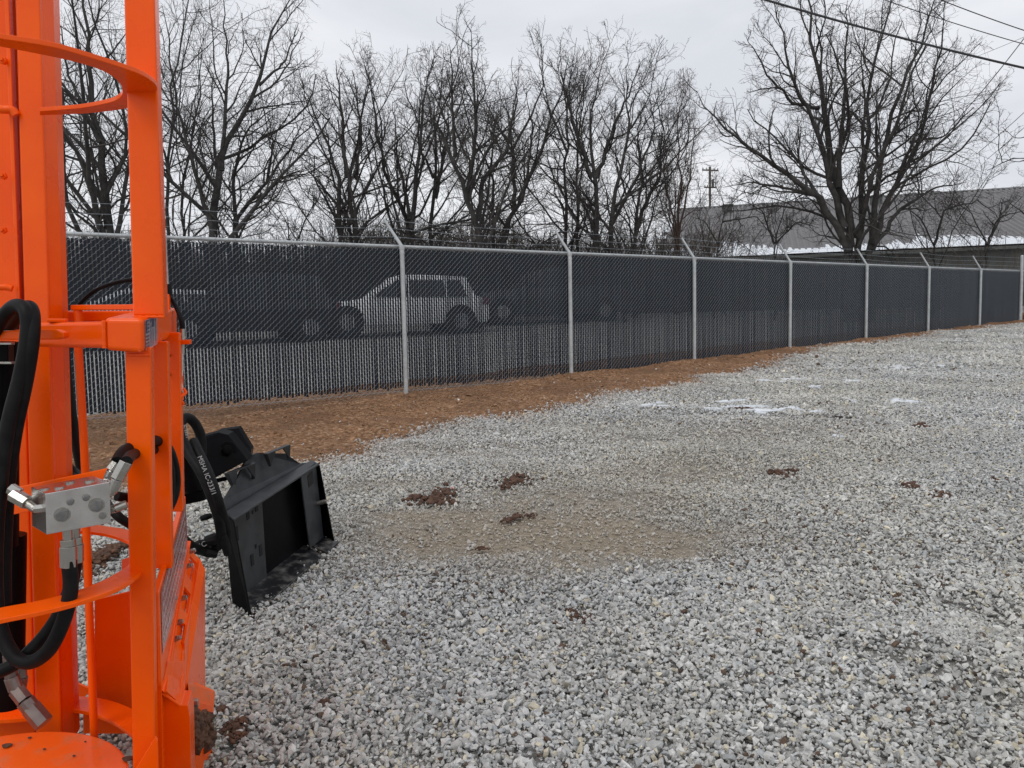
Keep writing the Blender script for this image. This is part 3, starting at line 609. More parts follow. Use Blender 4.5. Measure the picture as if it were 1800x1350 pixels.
# snow left on the lower roof
g = np.random.default_rng(9); us = np.arange(0, 52, .1); k = np.arange(len(us))
sl = (zR-zE)/run; top = 2.2+.9*np.sin(us*.5)+.6*np.sin(us*1.3+1)-us*.02; ex = np.repeat(np.minimum(g.exponential(.6, len(us)//3+1), 1.8)*(g.random(len(us)//3+1) < .5), 3)[:len(us)]; top = np.clip(top*.85+.25*g.random(len(us))+ex, 1.3, 6.5)
top = np.where(us > 30, np.clip(top*.6, .3, 2), top)
rowsn = 5; V = np.zeros((len(us), rowsn, 3))
for j in range(rowsn):
    t = j/(rowsn-1); q = cL+rd*us[:, None]+nd*(top*t)[:, None]*1.0; V[:, j, :2] = q; V[:, j, 2] = zE+sl*top*t+.045+.05*math.sin(math.pi*min(1, t+.15))*(1 if j < rowsn-1 else 0)
V[:, 0, :2] -= nd*.05; idx = np.arange(len(us)*rowsn).reshape(len(us), rowsn)
F = np.stack([idx[:-1, :-1], idx[1:, :-1], idx[1:, 1:], idx[:-1, 1:]], -1).reshape(-1, 4)
np_mesh('snow_cover', V.reshape(-1, 3), F, M['snow'], wh, smooth=False)
for t0, t1 in ((.08, .2), (.27, .38), (.45, .72)):
    mb = MB(); mb.quad(V3(cL+nd*run*t0+rd*.05, zE+(zR-zE)*t0+.06), V3(cL+nd*run*t0+rd*.45, zE+(zR-zE)*t0+.06), V3(cL+nd*run*t1+rd*.4, zE+(zR-zE)*t1+.06), V3(cL+nd*run*t1+rd*.05, zE+(zR-zE)*t1+.06), .04)
    mb.build('snow_edge', M['snow'], wh)
for px, py, Yv, h in ((1278, 372, 54, 1.0), (1540, 356, 51, .8)):
    c = PY(px, py, Yv); mb = MB(); mb.box(c+Vector((0, 0, .1)), (.28, 0, 0), (0, .28, 0), (0, 0, .28)); mb.tube([c-Vector((0, 0, h*.3+1.0)), c], .13, 8)
    mb.box(c+Vector((0, 0, .42)), (.36, 0, 0), (0, .36, 0), (0, 0, .04)); mb.build('roof_vent', M['wall'], wh)
# ------------------------------------------------------------------ utility poles and cables
def upole(px, py, Y, H, r, label, arms):
    t = PY(px, py, Y); g0 = float(hgt(t.x, t.y)); root = empty('utility_pole', (t.x, t.y, g0), label, 'utility pole')
    MB().tube([(t.x, t.y, g0-.3), (t.x, t.y, t.z)], [r*1.2, r*.8], 10).build('pole', M['pole'], root, smooth=True)
    for dz, w in arms:
        ar = MB().box((t.x, t.y-.13, t.z-dz), (w, .25*w, 0), (0, .05, 0), (0, 0, .06)).build('crossarm', M['pole'], root)
        for sx in (-.9, -.45, .45, .9):
            MB().tube([(t.x+sx*w, t.y-.13+.25*w*sx, t.z-dz+.05), (t.x+sx*w, t.y-.13+.25*w*sx, t.z-dz+.2)], [.04, .055], 6).build('insulator', M['concrete'], ar)
    MB().tube([(t.x+.2, t.y-.25, t.z-1.9), (t.x+.2, t.y-.25, t.z-1.2)], .11, 10).build('transformer', M['wall'], root, smooth=True)
    return root
upole(1248, 293, 72, 9, .125, 'slim wooden utility pole rising behind the left end of the grey roof', ((.35, .8), (1.9, .6)))
upole(829, 368, 95, 8, .15, 'distant utility pole faint between the Y shaped tree and its neighbours', ((.3, 1.2),))
def cable(p0, p1, r, label, sag=.15):
    pts = [p0.lerp(p1, t)-Vector((0, 0, sag*4*t*(1-t))) for t in np.linspace(0, 1, 24)]
    o = MB().tube(pts, r, 6).build('overhead_cable', M['cable'], smooth=True); tag(o, label, 'cable', 'overhead cables at the upper right')
cable(PY(1180, -52, 17), PY(1990, 160, 17), .024, 'thickest black overhead cable crossing the top right corner')
cable(PY(1500, -20, 24), PY(2000, 128, 24), .013, 'thin overhead cable just above the thickest one')
cable(PY(1600, -22, 26), PY(2000, 112, 26), .016, 'uppermost overhead cable cutting the very corner')
cable(PY(1835, 20, 22), PY(1672, 222, 22), .012, 'drop cable slanting steeply down left from the corner into the tree', .1)
cable(PY(1900, 100, 30), PY(1720, 268, 30), .012, 'lower slanting guy cable at the right edge', .1)
cable(PY(1900, 128, 30), PY(1735, 280, 30), .010, 'lowest slanting guy cable at the right edge', .1)
cable(PY(1900, 20, 34), PY(1700, 106, 34), .008, 'faintest thin cable sloping down left by the corner', .05)

# ------------------------------------------------------------------ vehicles parked behind the fence
def car(name, label, cat, cx, cy, yaw, paint, Lc=4.7, Wc=1.86, prof=None, hood=.95, roofz=1.68, ws=(.9, .35), rear=(-1.9, -2.2), pickup=False):
    root = empty(name, (cx, cy, float(hgt(cx, cy))), label, cat, 'vehicles parked behind the fence'); root.rotation_euler = (0, 0, yaw)
    h = Lc/2; w = Wc/2
    st = [(-h, .45, .80, .80, .80), (-h+.08, .32, 1.0, 1.0, .90), (rear[1]*1.0+.12, .30, hood+.12, hood+.13, .96), (rear[0]*.98, .30, hood+.10, roofz-.05, .97), (-.6, .28, hood+.08, roofz, 1), (.1, .28, hood+.05, roofz-.01, 1), (ws[1]+.05, .28, hood+.04, roofz-.10, 1), (ws[0]+.35, .28, hood+.02, hood+.04, 1), (h-.5, .30, hood-.06, hood-.05, .97), (h-.12, .34, hood-.16, hood-.15, .90), (h, .42, .70, .70, .80)]
    if pickup: st[2] = (-h+.3, .3, hood+.1, hood+.11, 1); st[3] = (-.75, .3, hood+.1, hood+.11, 1); st[4] = (-.65, .3, hood+.08, roofz, 1)
    vs, fs = [], []
    for x, z0, zb, zt, wk in st:
        k = w*wk; tw = k*.93 if zt-zb < .05 else k*.74
        vs += [(x, -k*.9, z0), (x, -k, (z0+zb)/2), (x, -k*.97, zb), (x, -tw, zt), (x, tw, zt), (x, k*.97, zb), (x, k, (z0+zb)/2), (x, k*.9, z0)]
    n = 8
    for i in range(len(st)-1): fs += [(i*n+k, i*n+(k+1) % n, (i+1)*n+(k+1) % n, (i+1)*n+k) for k in range(n)]
    fs += [tuple(range(n)), tuple(range(len(st)*n-1, (len(st)-1)*n-1, -1))]
    def lb(verts, faces, nm, mt, par=root, bev=0, sm=False):
        me = bpy.data.meshes.new(nm); me.from_pydata(verts, [], faces); bm = bmesh.new(); bm.from_mesh(me); bmesh.ops.recalc_face_normals(bm, faces=bm.faces); bm.to_mesh(me); bm.free()
        o = link_mesh(nm, me, par, [mt])
        if bev: b = o.modifiers.new('bevel', 'BEVEL'); b.width = bev; b.segments = 3; b.limit_method = 'ANGLE'; b.angle_limit = R(25)
        if sm: me.polygons.foreach_set('use_smooth', [True]*len(me.polygons))
        return o
    lb(vs, fs, 'body', paint, bev=.11, sm=True)
    def q(pts, nm, mt): return lb(pts, [(0, 1, 2, 3)], nm, mt)
    rz = roofz; hb = hood+.08; tw = w*.80
    for sgn in (-1, 1):
        def side(xa, xb, xc, xd, nm='side_window'):
            f = lambda x, t: (x, sgn*(w*.985*(1-t)+tw*t+.012), hb+.02+(rz-hb-.14)*t)
            return q([f(xa, 0), f(xb, 0), f(xc, .93), f(xd, .93)], nm, M['glass'])
        if pickup: side(-.5, ws[0], ws[1], -.45)
        else:
            side(-.05, ws[0]+.05, ws[1]-.15, -.05); side(-1.15, -.15, -.15, -1.15); side(rear[0]+.1, -1.25, -1.25, rear[0]+.25)
        o = lb([(ws[0]-.05, sgn*(w+.02), hb+.02), (ws[0]-.05, sgn*(w+.18), hb+.03), (ws[0]-.05, sgn*(w+.18), hb+.17), (ws[0]-.05, sgn*(w+.02), hb+.15), (ws[0]+.06, sgn*(w+.02), hb+.02), (ws[0]+.04, sgn*(w+.16), hb+.04), (ws[0]+.04, sgn*(w+.16), hb+.15), (ws[0]+.06, sgn*(w+.02), hb+.14)], [(0, 1, 2, 3), (4, 5, 6, 7), (0, 1, 5, 4), (1, 2, 6, 5), (2, 3, 7, 6), (3, 0, 4, 7)], 'mirror', paint, bev=.02)
        for xh in (h-.06,):
            lb([(xh-.28, sgn*w*.98, .66), (xh+.0, sgn*w*.80, .64), (xh+.0, sgn*w*.80, .78), (xh-.30, sgn*w*.975, .83)]+[(xh-.28, sgn*w*.9, .66), (xh+.04, sgn*w*.5, .66), (xh+.02, sgn*w*.5, .77), (xh-.30, sgn*w*.9, .83)], [(0, 1, 2, 3), (1, 5, 6, 2), (4, 5, 1, 0), (3, 2, 6, 7)], 'headlight', M['chrome'])
        lb([(-h+.02, sgn*w*.88, .82), (-h+.28, sgn*(w+.005), .82), (-h+.28, sgn*(w+.003), 1.02), (-h+.05, sgn*w*.88, 1.02)], [(0, 1, 2, 3)], 'tail_light', M['maroon'])
    q([(ws[0]+.33, -w*.86, hb-.0), (ws[0]+.33, w*.86, hb-.0), (ws[1]+.10, w*.72, rz-.09), (ws[1]+.10, -w*.72, rz-.09)], 'windshield', M['glass'])
    q([(rear[1]+.1 if not pickup else -.74, -w*.8, hb+.1), (rear[1]+.1 if not pickup else -.74, w*.8, hb+.1), (rear[0]+.02 if not pickup else -.70, w*.7, rz-.12), (rear[0]+.02 if not pickup else -.70, -w*.7, rz-.12)], 'rear_window', M['glass'])
    lb([(h+.012, -.42, .55), (h+.012, .42, .55), (h-.02, .45, .74), (h-.02, -.45, .74), (h-.1, -.42, .55), (h-.1, .42, .55), (h-.12, .45, .74), (h-.12, -.45, .74)], [(0, 1, 2, 3), (0, 1, 5, 4), (1, 2, 6, 5), (2, 3, 7, 6), (3, 0, 4, 7)], 'grille', M['dark'])
    for xw in (-h+.95, h-.92):
        for sgn in (-1, 1):
            def disc(r, y0, y1, nm, mt, par):
                n_ = 24; vs = [(xw+r*math.cos(a*2*math.pi/n_), sgn*y0, .36+r*math.sin(a*2*math.pi/n_)) for a in range(n_)]+[(xw+r*math.cos(a*2*math.pi/n_), sgn*y1, .36+r*math.sin(a*2*math.pi/n_)) for a in range(n_)]
                return lb(vs, [tuple(range(n_)), tuple(range(2*n_-1, n_-1, -1))]+[(i, (i+1) % n_, n_+(i+1) % n_, n_+i) for i in range(n_)], nm, mt, par)
            disc(.46, w*.7, w*1.004, 'wheel_arch', M['dark'], root)
            wh_ = disc(.36, w*.78, w*1.02, 'wheel', M['tyre'], root)
            disc(.22, w*.9, w*1.028, 'rim', M['chrome'], wh_)
    return root
white = mat('white_car_paint', (.84, .85, .86), .25, coat=.6); darkp = mat('black_car_paint', (.012, .014, .02), .2, coat=.6)
silver = mat('silver_car_paint', (.42, .43, .45), .3, .4, coat=.5); grey = mat('grey_car_paint', (.07, .075, .08), .3, .3, coat=.5)
def atc(px, py, Y): p = PY(px, py, Y); return p.x, p.y
yw = math.pi+R(30)
x_, y_ = atc(702, 588, 22.4); car('white_suv', 'white SUV showing through the slats behind the first full fence post', 'suv', x_, y_, math.pi+R(21), white, Lc=5.1)
x_, y_ = atc(432, 602, 20.5); car('dark_suv', 'dark SUV behind the fence left of the white one', 'suv', x_, y_, yw, darkp, Lc=4.9, roofz=1.78, hood=1.02)
x_, y_ = atc(235, 615, 19.8); car('silver_sedan', 'silver sedan behind the fence and the orange upright', 'car', x_, y_, yw, silver, roofz=1.45, hood=.88)
x_, y_ = atc(960, 572, 27); car('grey_pickup', 'grey pickup truck barely visible behind the second full fence post', 'truck', x_, y_, yw-.2, grey, Lc=5.6, roofz=1.85, hood=1.1, pickup=True)
# ------------------------------------------------------------------ orange hydraulic mast attachment
U = Vector((0, 0, 1))
DV = Vector((-.276, .961, 0)).normalized(); DU = Vector((.961, .276, 0)).normalized()     # machine depth / width directions
base = G(150, 1400)
mc = empty('hydraulic_mast_attachment', (-1.2, 2.1, float(hgt(-1.2, 2.1))), 'bright orange steel mast attachment with round hoops, aluminium valve block and black hoses', 'machine attachment')
def lin(a, b): return lambda t: a+(b-a)*t
def column(name, xt0, xt1, yt, xb0, xb1, yb, Y, depth, mt='orange', bev=.006, dv=None, parent=None, seg=3):
    """square section standing upright: front face given by its left/right edge at the top and bottom"""
    a, b, c, d = PY(xt0, yt, Y), PY(xt1, yt, Y), PY(xb1, yb, Y), PY(xb0, yb, Y)
    mb = MB().prism([a, b, c, d], (dv or DV)*depth)
    return mb.build(name, M[mt], parent or mc, bevel=bev, seg=seg)
# mast: wide tube with the back plate and rail at its left
column('mast_tube', 25, 68, -60, 64, 108, 1300, 2.33, .11)
MB().prism([PY(65, -60, 2.335), PY(92, -60, 2.40), PY(131, 1300, 2.40), PY(105, 1300, 2.335)], DV*.07).build('mast_side_plate', M['orange'], mc, bevel=.004)
column('mast_back_plate', -60, 24, -60, -30, 63, 1300, 2.37, .05)
column('mast_rail', 5, 13, -60, 30, 36, 560, 2.33, .04, bev=.003)
for y in (108, 310, 405): 
    c = PY(7, y, 2.33); MB().tube([c, c-DV*.018], .011, 6).tube([c-DV*.018, c-DV*.03], .006, 8).build('bolt', M['orange'], mc, smooth=True)
c = PY(-6, 192, 2.31); MB().tube(smooth_path([c, c+DU*.02, c+DU*.04, c+DU*.05-U*.015]), .012, 10).build('hook', M['orange'], mc, smooth=True)
c = PY(-2, 505, 2.31); MB().tube(smooth_path([c, c+DU*.02, c+DU*.035-U*.004]), .010, 10).build('hook', M['orange'], mc, smooth=True)
# right upright, upper tube
column('upright_tube', 216, 270, -60, 233.5, 289, 556, 2.10, .075, bev=.007)
# box beam running back on the right side
fr = [PY(183, 559, 2.0), PY(251, 560, 2.0), PY(252, 621, 2.0), PY(185, 616, 2.0)]
bk = PY(311, 541, 2.62)-fr[1]
MB().prism(fr, bk).build('side_beam', M['orange'], mc, bevel=.012, seg=4)
# decal on its side face: small flag with three rows of print
sn = (fr[2]-fr[1]).cross(bk).normalized(); sn = sn if sn.x > 0 else -sn
def sp(u, v, o=.0): return fr[1].lerp(fr[2], v)+bk*u+sn*(.0012+o)
def patch(mb, u0, u1, v0, v1, o=0.): return mb.prism([sp(u0, v0, o), sp(u1, v0, o), sp(u1, v1, o), sp(u0, v1, o)], sn*.0005)
patch(MB(), .045, .33, .06, .95).build('decal', M['decal'], mc)
dm = patch(MB(), .05, .075, .08, .46, .0008); [patch(dm, .075, .125, v, v+.045, .0008) for v in (.08, .19, .30, .41)]; dm.build('decal_canton', M['navy'], mc)
dm = MB(); [patch(dm, .05, .125, v, v+.05, .0008) for v in (.53, .63, .73, .83)]; dm.build('decal_stripes', M['maroon'], mc)
dm = MB(); patch(dm, .15, .18, .08, .18, .0008); patch(dm, .20, .25, .08, .34, .0008); patch(dm, .28, .30, .08, .22, .0008)
g = np.random.default_rng(4)
for u in (.15, .205, .275):
    v = .26 if u != .205 else .40
    while v < .9:
        patch(dm, u+.006, u+.030+.006*g.random(), v, v+.014, .0008); v += .036
dm.build('decal_print', M['navy'], mc)
# cross beams between mast and box beam
MB().prism([PY(60, 567, 2.16), PY(190, 565, 2.05), PY(190, 612, 2.05), PY(60, 610, 2.16)], DV*.06).build('cross_beam', M['orange'], mc, bevel=.010, seg=4)
MB().prism([PY(104, 546, 2.50), PY(238, 546, 2.42), PY(238, 566, 2.42), PY(104, 566, 2.50)], DV*.06).build('cross_beam', M['orange'], mc, bevel=.006)
MB().prism([PY(124, 536, 2.40), PY(240, 535, 2.32), PY(240, 544, 2.32), PY(124, 545, 2.40)], DV*.035).build('guard_strap', M['orange'], mc, bevel=.002)
a = PY(137, 544, 2.41); MB().tube([a, a-U*.045], .013, 14).build('spacer', M['orange'], mc, smooth=True)
MB().prism([PY(-40, 582, 2.02), PY(100, 579, 2.02), PY(113, 584, 2.02), PY(113, 594, 2.02), PY(100, 597, 2.02), PY(-40, 598, 2.02)], DV*.05).build('lug_plate', M['orange'], mc, bevel=.004)
MB().prism([PY(82, 560, 2.13), PY(115, 560, 2.13), PY(115, 566, 2.13), PY(82, 566, 2.13)], DV*.03).build('weld_tab', M['orange'], mc, bevel=.002)
# lower posts
column('lower_post', 219, 265, 610, 234, 273, 1400, 2.035, .055, bev=.006)
column('lower_post', 257, 294, 600, 269, 302, 1000, 2.25, .05, bev=.005)
column('lower_post', 288, 315, 584, 296, 321, 900, 2.46, .06, bev=.005)
# thin control rod
pr = [PY(137, 600, 2.28), PY(143, 700, 2.28), PY(150, 830, 2.28), PY(152, 945, 2.28), PY(166, 1300, 2.28)]
MB().tube(smooth_path(pr, 4), .0115, 14).build('control_rod', M['orange'], mc, smooth=True)
# hoops
def hoop(name, outer, inner, z, th, n=4, mt='orange'):
    o = [PZ(a, b, z) for a, b in outer]; i = [PZ(a, b, z) for a, b in inner]
    return MB().strip(smooth_path(o, n), smooth_path(i, n), U*th).build(name, M[mt], mc, bevel=.0015)
hoop('hoop', [(-70, 57), (0, 68), (92, 83), (160, 102), (217, 120), (253, 134), (275, 151), (272, 165), (252, 181), (220, 191), (187, 196), (143, 200), (70, 203)],
     [(-70, 69), (0, 82), (92, 100), (150, 114), (187, 128), (207, 143), (215, 157), (213, 169), (200, 178), (172, 185), (143, 190), (110, 193), (70, 196)], 2.24, .012)
hoop('hoop', [(-60, 1112), (5, 1096), (70, 1083), (130, 1068), (185, 1050), (225, 1031), (262, 1000), (274, 975)], [(-60, 1090), (5, 1075), (70, 1063), (130, 1047), (175, 1030), (205, 1014), (225, 1000), (240, 980)], .945, .011)
hoop('hoop', [(128, 929), (160, 927), (195, 931), (228, 937), (262, 952)], [(128, 938), (160, 940), (195, 946), (228, 959), (250, 975)], .95, .010)
hoop('hoop', [(82, 1243), (110, 1234), (145, 1230), (190, 1236), (232, 1252), (262, 1275)], [(82, 1246), (110, 1252), (145, 1256), (175, 1264), (205, 1278), (234, 1300)], .38, .012)
hoop('hoop', [(-50, 1252), (0, 1252), (35, 1250), (60, 1257)], [(-50, 1272), (0, 1272), (50, 1268), (88, 1262)], .39, .012)
# round bottom plate
c = Vector((-1.43, 1.85, .40)); n_ = 64; rr = .400
ds = MB().prism([c+Vector((rr*math.cos(2*math.pi*i/n_), rr*math.sin(2*math.pi*i/n_), 0)) for i in range(n_)], -U*.05)
ds.build('base_disc', M['orange_dirty'], mc, bevel=.008)
for px, py, r_ in ((12, 1312, .014), (52, 1298, .005), (78, 1318, .004), (225, 1335, .016), (130, 1330, .004), (150, 1305, .003)):
    q = PZ(px, py, .402); m_ = MB(); vs = [q+Vector((math.cos(a)*r_*(1+.3*math.sin(a*3)), math.sin(a)*r_*.8, .001)) for a in np.linspace(0, 6.0, 9)]; m_.prism(vs, U*.003); m_.build('mud_speck', M['mud'], mc)
# inner back panels and gussets
MB().prism([PY(166, 1055, 2.55), PY(268, 1030, 2.55), PY(268, 1290, 2.55), PY(146, 1290, 2.55), PY(146, 1235, 2.55), PY(166, 1215, 2.55)], DV*.012).build('rear_panel', M['orange'], mc, bevel=.002)
MB().prism([PY(120, 1195, 2.7), PY(160, 1212, 2.7), PY(130, 1250, 2.7), PY(118, 1250, 2.7)], DV*.012).build('rear_gusset', M['orange'], mc)
MB().prism([PY(226, 1372, 2.0), PY(273, 1296, 2.0), PY(277, 1302, 2.0), PY(280, 1420, 2.0), PY(226, 1420, 2.0)], DV*.012).build('corner_gusset', M['orange'], mc, bevel=.002)
MB().prism([PY(283, 1216, 2.16), PY(318, 1240, 2.16), PY(330, 1240, 2.16), PY(334, 1262, 2.16), PY(337, 1420, 2.16), PY(284, 1420, 2.16)], DV*.10).build('sill_post', M['orange'], mc, bevel=.002)
column('sill_post', 270, 284, 1190, 276, 288, 1420, 2.12, .05, bev=.003)
MB().prism([PY(205, 500, 2.0)]*0 or [PY(214, 985, 2.6), PY(268, 965, 2.5), PY(268, 990, 2.5), PY(214, 1010, 2.6)], DV*.01).build('rear_strap', M['orange'], mc)
# bracket bar carrying the valve block
MB().prism([PY(22, 858, 2.05), PY(205, 820, 1.96), PY(205, 868, 1.96), PY(22, 905, 2.05)], DV*.008+U*.0).build('valve_bracket', M['orange'], mc, bevel=.002)
# dark slot column at the left edge
MB().tube([PY(18, 940, 2.24), PY(14, 1240, 2.24)], .043, 20).build('hydraulic_cylinder', M['black'], mc, smooth=True)
MB().tube([PY(2, 600, 2.2), PY(2, 960, 2.2)], .045, 20).build('hydraulic_cylinder', M['black'], mc, smooth=True)
MB().prism([PY(-30, 566, 2.1), PY(24, 566, 2.1), PY(24, 580, 2.1), PY(-30, 580, 2.1)], DV*.05).build('clamp', M['black'], mc, bevel=.003)
MB().prism([PY(-30, 603, 2.1), PY(14, 603, 2.1), PY(14, 640, 2.1), PY(-30, 640, 2.1)], DV*.05).build('clamp', M['black'], mc, bevel=.003)
for y in (566, 602, 636):
    MB().prism([PY(-30, y, 2.08), PY(20, y, 2.08), PY(20, y+4, 2.08), PY(-30, y+4, 2.08)], DV*.03).build('clamp_band', M['steel'], mc, bevel=.001)
# tall decal panel and cutter shoe on the right
q0, q1, q2, q3 = PY(279, 1041, 2.10), PY(326, 872, 2.72), PY(332, 1000, 2.72), PY(284, 1206, 2.10)
pn = (q1-q0).cross(q3-q0).normalized(); pn = pn if pn.x > 0 else -pn
MB().prism([q0, q1, q2, q3], -pn*.016).build('sign_panel', M['orange'], mc, bevel=.002)
def qp(u, v, o=0.): return q0.lerp(q1, u).lerp(q3.lerp(q2, u), v)+pn*(.0015+o)
MB().prism([qp(.04, .06), qp(.97, .06), qp(.97, .85), qp(.04, .72)], pn*.0006).build('decal', M['decal_red'], mc)
g = np.random.default_rng(8); dm = MB()
for r_ in range(5):
    v = .12+.12*r_; u = .08
    while u < .9:
        w_ = .012+.03*g.random(); dm.prism([qp(u, v, .001), qp(u+w_, v, .001), qp(u+w_, v+.045, .001), qp(u, v+.045, .001)], pn*.0004); u += w_+.016
dm.build('decal_print', M['print_pale'], mc)
# shoe: inclined bar with cut-out ribs and bolts
p = lambda x, y, Y: PY(x, y, Y)
A0, A1, B1, B0 = p(330, 951, 2.74), p(336, 951, 2.74), p(291, 1218, 2.12), p(285, 1214, 2.12)
MB().prism([A0, A1, B1, B0], DU*-.012+DV*.01).build('shoe_bar', M['orange'], mc, bevel=.0015)
lt = [(333, 965, 2.70), (327, 985, 2.66), (318, 1040, 2.52), (309, 1090, 2.40), (301, 1140, 2.28), (293, 1215, 2.12)]
rtp = [(350, 985, 2.78), (345, 1010, 2.72), (336, 1062, 2.58), (329, 1110, 2.45), (324, 1150, 2.34), (320, 1240, 2.20)]
L_ = [p(*a) for a in lt]; Rr_ = [p(*a) for a in rtp]
# flange carrying the cut-outs (built as a frame: left rail, right rail and cross ribs)
nf = (L_[0]-L_[-1]).cross(Rr_[2]-L_[2]).normalized(); nf = nf if nf.dot(CO-L_[2]) > 0 else -nf
mb = MB()
def fp(i, f): i = min(max(i, 0), len(L_)-1-1e-6); k = int(i); t = i-k; return (L_[k].lerp(L_[k+1], t)).lerp(Rr_[k].lerp(Rr_[k+1], t), f)
for i in np.arange(0, 4.99, .5):
    for f0, f1 in ((0, .22), (.86, 1)): mb.prism([fp(i, f0), fp(i, f1), fp(i+.5, f1), fp(i+.5, f0)], -nf*.010)
for i0, i1 in ((0, .35), (1.35, 1.75), (2.45, 2.85), (3.5, 5)): mb.prism([fp(i0, .2), fp(i0, .9), fp(i1, .9), fp(i1, .2)], -nf*.010)
mb.build('shoe_flange', M['orange'], mc, bevel=.001)
mb = MB()
for i0, i1 in ((.35, 1.35), (1.75, 2.45), (2.85, 3.5)): mb.prism([fp(i0-.12, .02)-nf*.017, fp(i0-.12, 1)-nf*.017, fp(i1+.12, 1)-nf*.017, fp(i1+.12, .02)-nf*.017], -nf*.006)
mb.build('shoe_web', M['orange'], mc)
for i0 in (.1, 1.15, 2.2, 3.05, 3.65):
    c = fp(i0, .12); MB().tube([c, c+nf*.012], .0095, 6).tube([c+nf*.012, c+nf*.018], .0075, 8).build('bolt', M['steel'], mc, smooth=False)
MB().prism([p(352, 985, 2.76), p(361, 1000, 2.76), p(361, 1212, 2.70), p(324, 1235, 2.30), p(325, 1130, 2.36), p(338, 1062, 2.58)], Vector((-.012, .004, 0))).build('shoe_side_plate', M['orange'], mc, bevel=.002)
MB().prism([p(334, 968, 2.74), p(352, 985, 2.77), p(357, 997, 2.77), p(348, 1003, 2.75), p(342, 992, 2.74)], DV*.012).build('shoe_cap', M['orange'], mc, bevel=.0015)
# tip of the bracket and foot plates
MB().prism([p(283, 1213, 2.13), p(296, 1160, 2.2), p(324, 1160, 2.32), p(322, 1195, 2.28), p(327, 1202, 2.28), p(321, 1236, 2.22), p(316, 1238, 2.2), p(290, 1222, 2.14)], -DV*.014).build('shoe_tip', M['orange'], mc, bevel=.004)
MB().prism([p(330, 1200, 2.32), p(341, 1198, 2.5), p(376, 1213, 2.55), p(372, 1262, 2.5), p(334, 1244, 2.32)], Vector((0, .01, -.012))).build('foot_plate', M['orange_dirty'], mc, bevel=.001)
MB().prism([p(333, 1232, 2.30), p(374, 1240, 2.50), p(372, 1420, 2.50), p(333, 1420, 2.30)], -DU*.012).build('foot_side', M['orange'], mc, bevel=.0015)
c = p(343, 1236, 2.33); MB().box(c, DV*.010, DU*.010, U*.012).build('bolt', M['steel'], mc, bevel=.002)
# cable bracket behind
MB().prism([p(311, 600, 2.52), p(318, 600, 2.52), p(320, 705, 2.52), p(312, 705, 2.52)], DV*.05).build('cable_bracket', M['orange'], mc, bevel=.002)
MB().prism([p(311, 598, 2.50), p(334, 597, 2.50), p(334, 605, 2.50), p(311, 606, 2.50)], DV*.05).build('cable_bracket', M['orange'], mc, bevel=.002)
for y in (625, 659): MB().tube([p(294, y, 2.44), p(313, y, 2.52)], .0035, 8).build('pin', M['bronze'], mc, smooth=True)
MB().tube(smooth_path([p(318, 680, 2.5), p(326, 690, 2.5), p(316, 700, 2.48), p(322, 710, 2.5)]), .006, 8).build('hook', M['orange'], mc, smooth=True)
MB().tube(smooth_path([p(318, 612, 2.53), p(320, 650, 2.52), p(317, 668, 2.5), p(322, 690, 2.5)]), .005, 8).build('spring_pin', M['steel'], mc, smooth=True)
MB().tube([p(321, 578, 2.52), p(321, 597, 2.52)], .008, 10).tube([p(321, 605, 2.52), p(321, 622, 2.52)], .007, 10).tube([p(321, 590, 2.52), p(321, 596, 2.52)], .011, 6).build('cable_fitting', M['steel'], mc, smooth=True)
MB().tube(smooth_path([p(138, 536, 2.62), p(165, 512, 2.62), p(200, 498, 2.6), p(240, 492, 2.58), (p(280, 505, 2.56)), p(304, 530, 2.54), p(318, 560, 2.52), p(321, 580, 2.52)]), .0075, 10).build('control_cable', M['bronze'] if 0 else M['rubber'], mc, smooth=True)
MB().tube([p(292, 500, 2.52), p(294, 520, 2.52)], .016, 12).build('grommet', M['rubber'], mc, smooth=True)
MB().prism([p(289, 517, 2.5), p(297, 517, 2.5), p(298, 548, 2.5), p(289, 548, 2.5)], DV*.03).build('cable_tab', M['orange'], mc, bevel=.002)
# weld beads where the tubes meet
def weld(pts, r_=.004):
    q = smooth_path(pts, 14); MB().tube(q, [r_*(.75+.35*abs(math.sin(i*1.9))) for i in range(len(q))], 7).build('weld_bead', M['orange'], mc, smooth=True)
weld([fr[0]+Vector((-.001, -.001, -.006)), fr[3]+Vector((-.001, -.001, .006))], .0055)
weld([PY(234, 557, 2.098), PY(289, 557, 2.098)]); weld([PY(222, 624, 2.033), PY(264, 624, 2.033)])
weld([PY(86, 1241, 2.42), PY(112, 1239, 2.40), PY(128, 1236, 2.40)]); weld([PY(70, 197, 2.39), PY(92, 195, 2.40)])
weld([PY(277, 1044, 2.098), PY(277, 1100, 2.098), PY(279, 1200, 2.098)], .003); weld([PY(286, 1218, 2.13), PY(316, 1240, 2.16)])
# valve block
v0, v1, v2, v3 = p(80, 868, 1.80), p(193, 847, 1.86), p(195, 919, 1.86), p(82, 940, 1.80)
vn_ = (v1-v0).cross(v3-v0).normalized(); vn_ = vn_ if vn_.y > 0 else -vn_
dp = (p(42, 858, 1.86)-v0)
vb = MB().prism([v0, v1, v2, v3], Vector((dp.x*.98, .085, 0))).build('valve_block', M['alu'], mc, bevel=.0015)
def vp(u, v, o=0.): return v0.lerp(v1, u).lerp(v3.lerp(v2, u), v)-vn_*o
for u, v, r_, h, sd in ((.245, .58, .0155, .013, 6), (.78, .50, .0155, .013, 6), (.375, .30, .0075, .012, 12), (.62, .27, .0075, .012, 6), (.87, .79, .0075, .004, 12)):
    c = vp(u, v); MB().tube([c, c-vn_*h], r_, sd).tube([c-vn_*h, c-vn_*(h+.0025)], r_*.75, 14).build('port_plug', M['plug'], vb, bevel=.0008)
    MB().tube([c, c-vn_*.002], r_*1.18, 20).build('washer', M['steel'], vb)
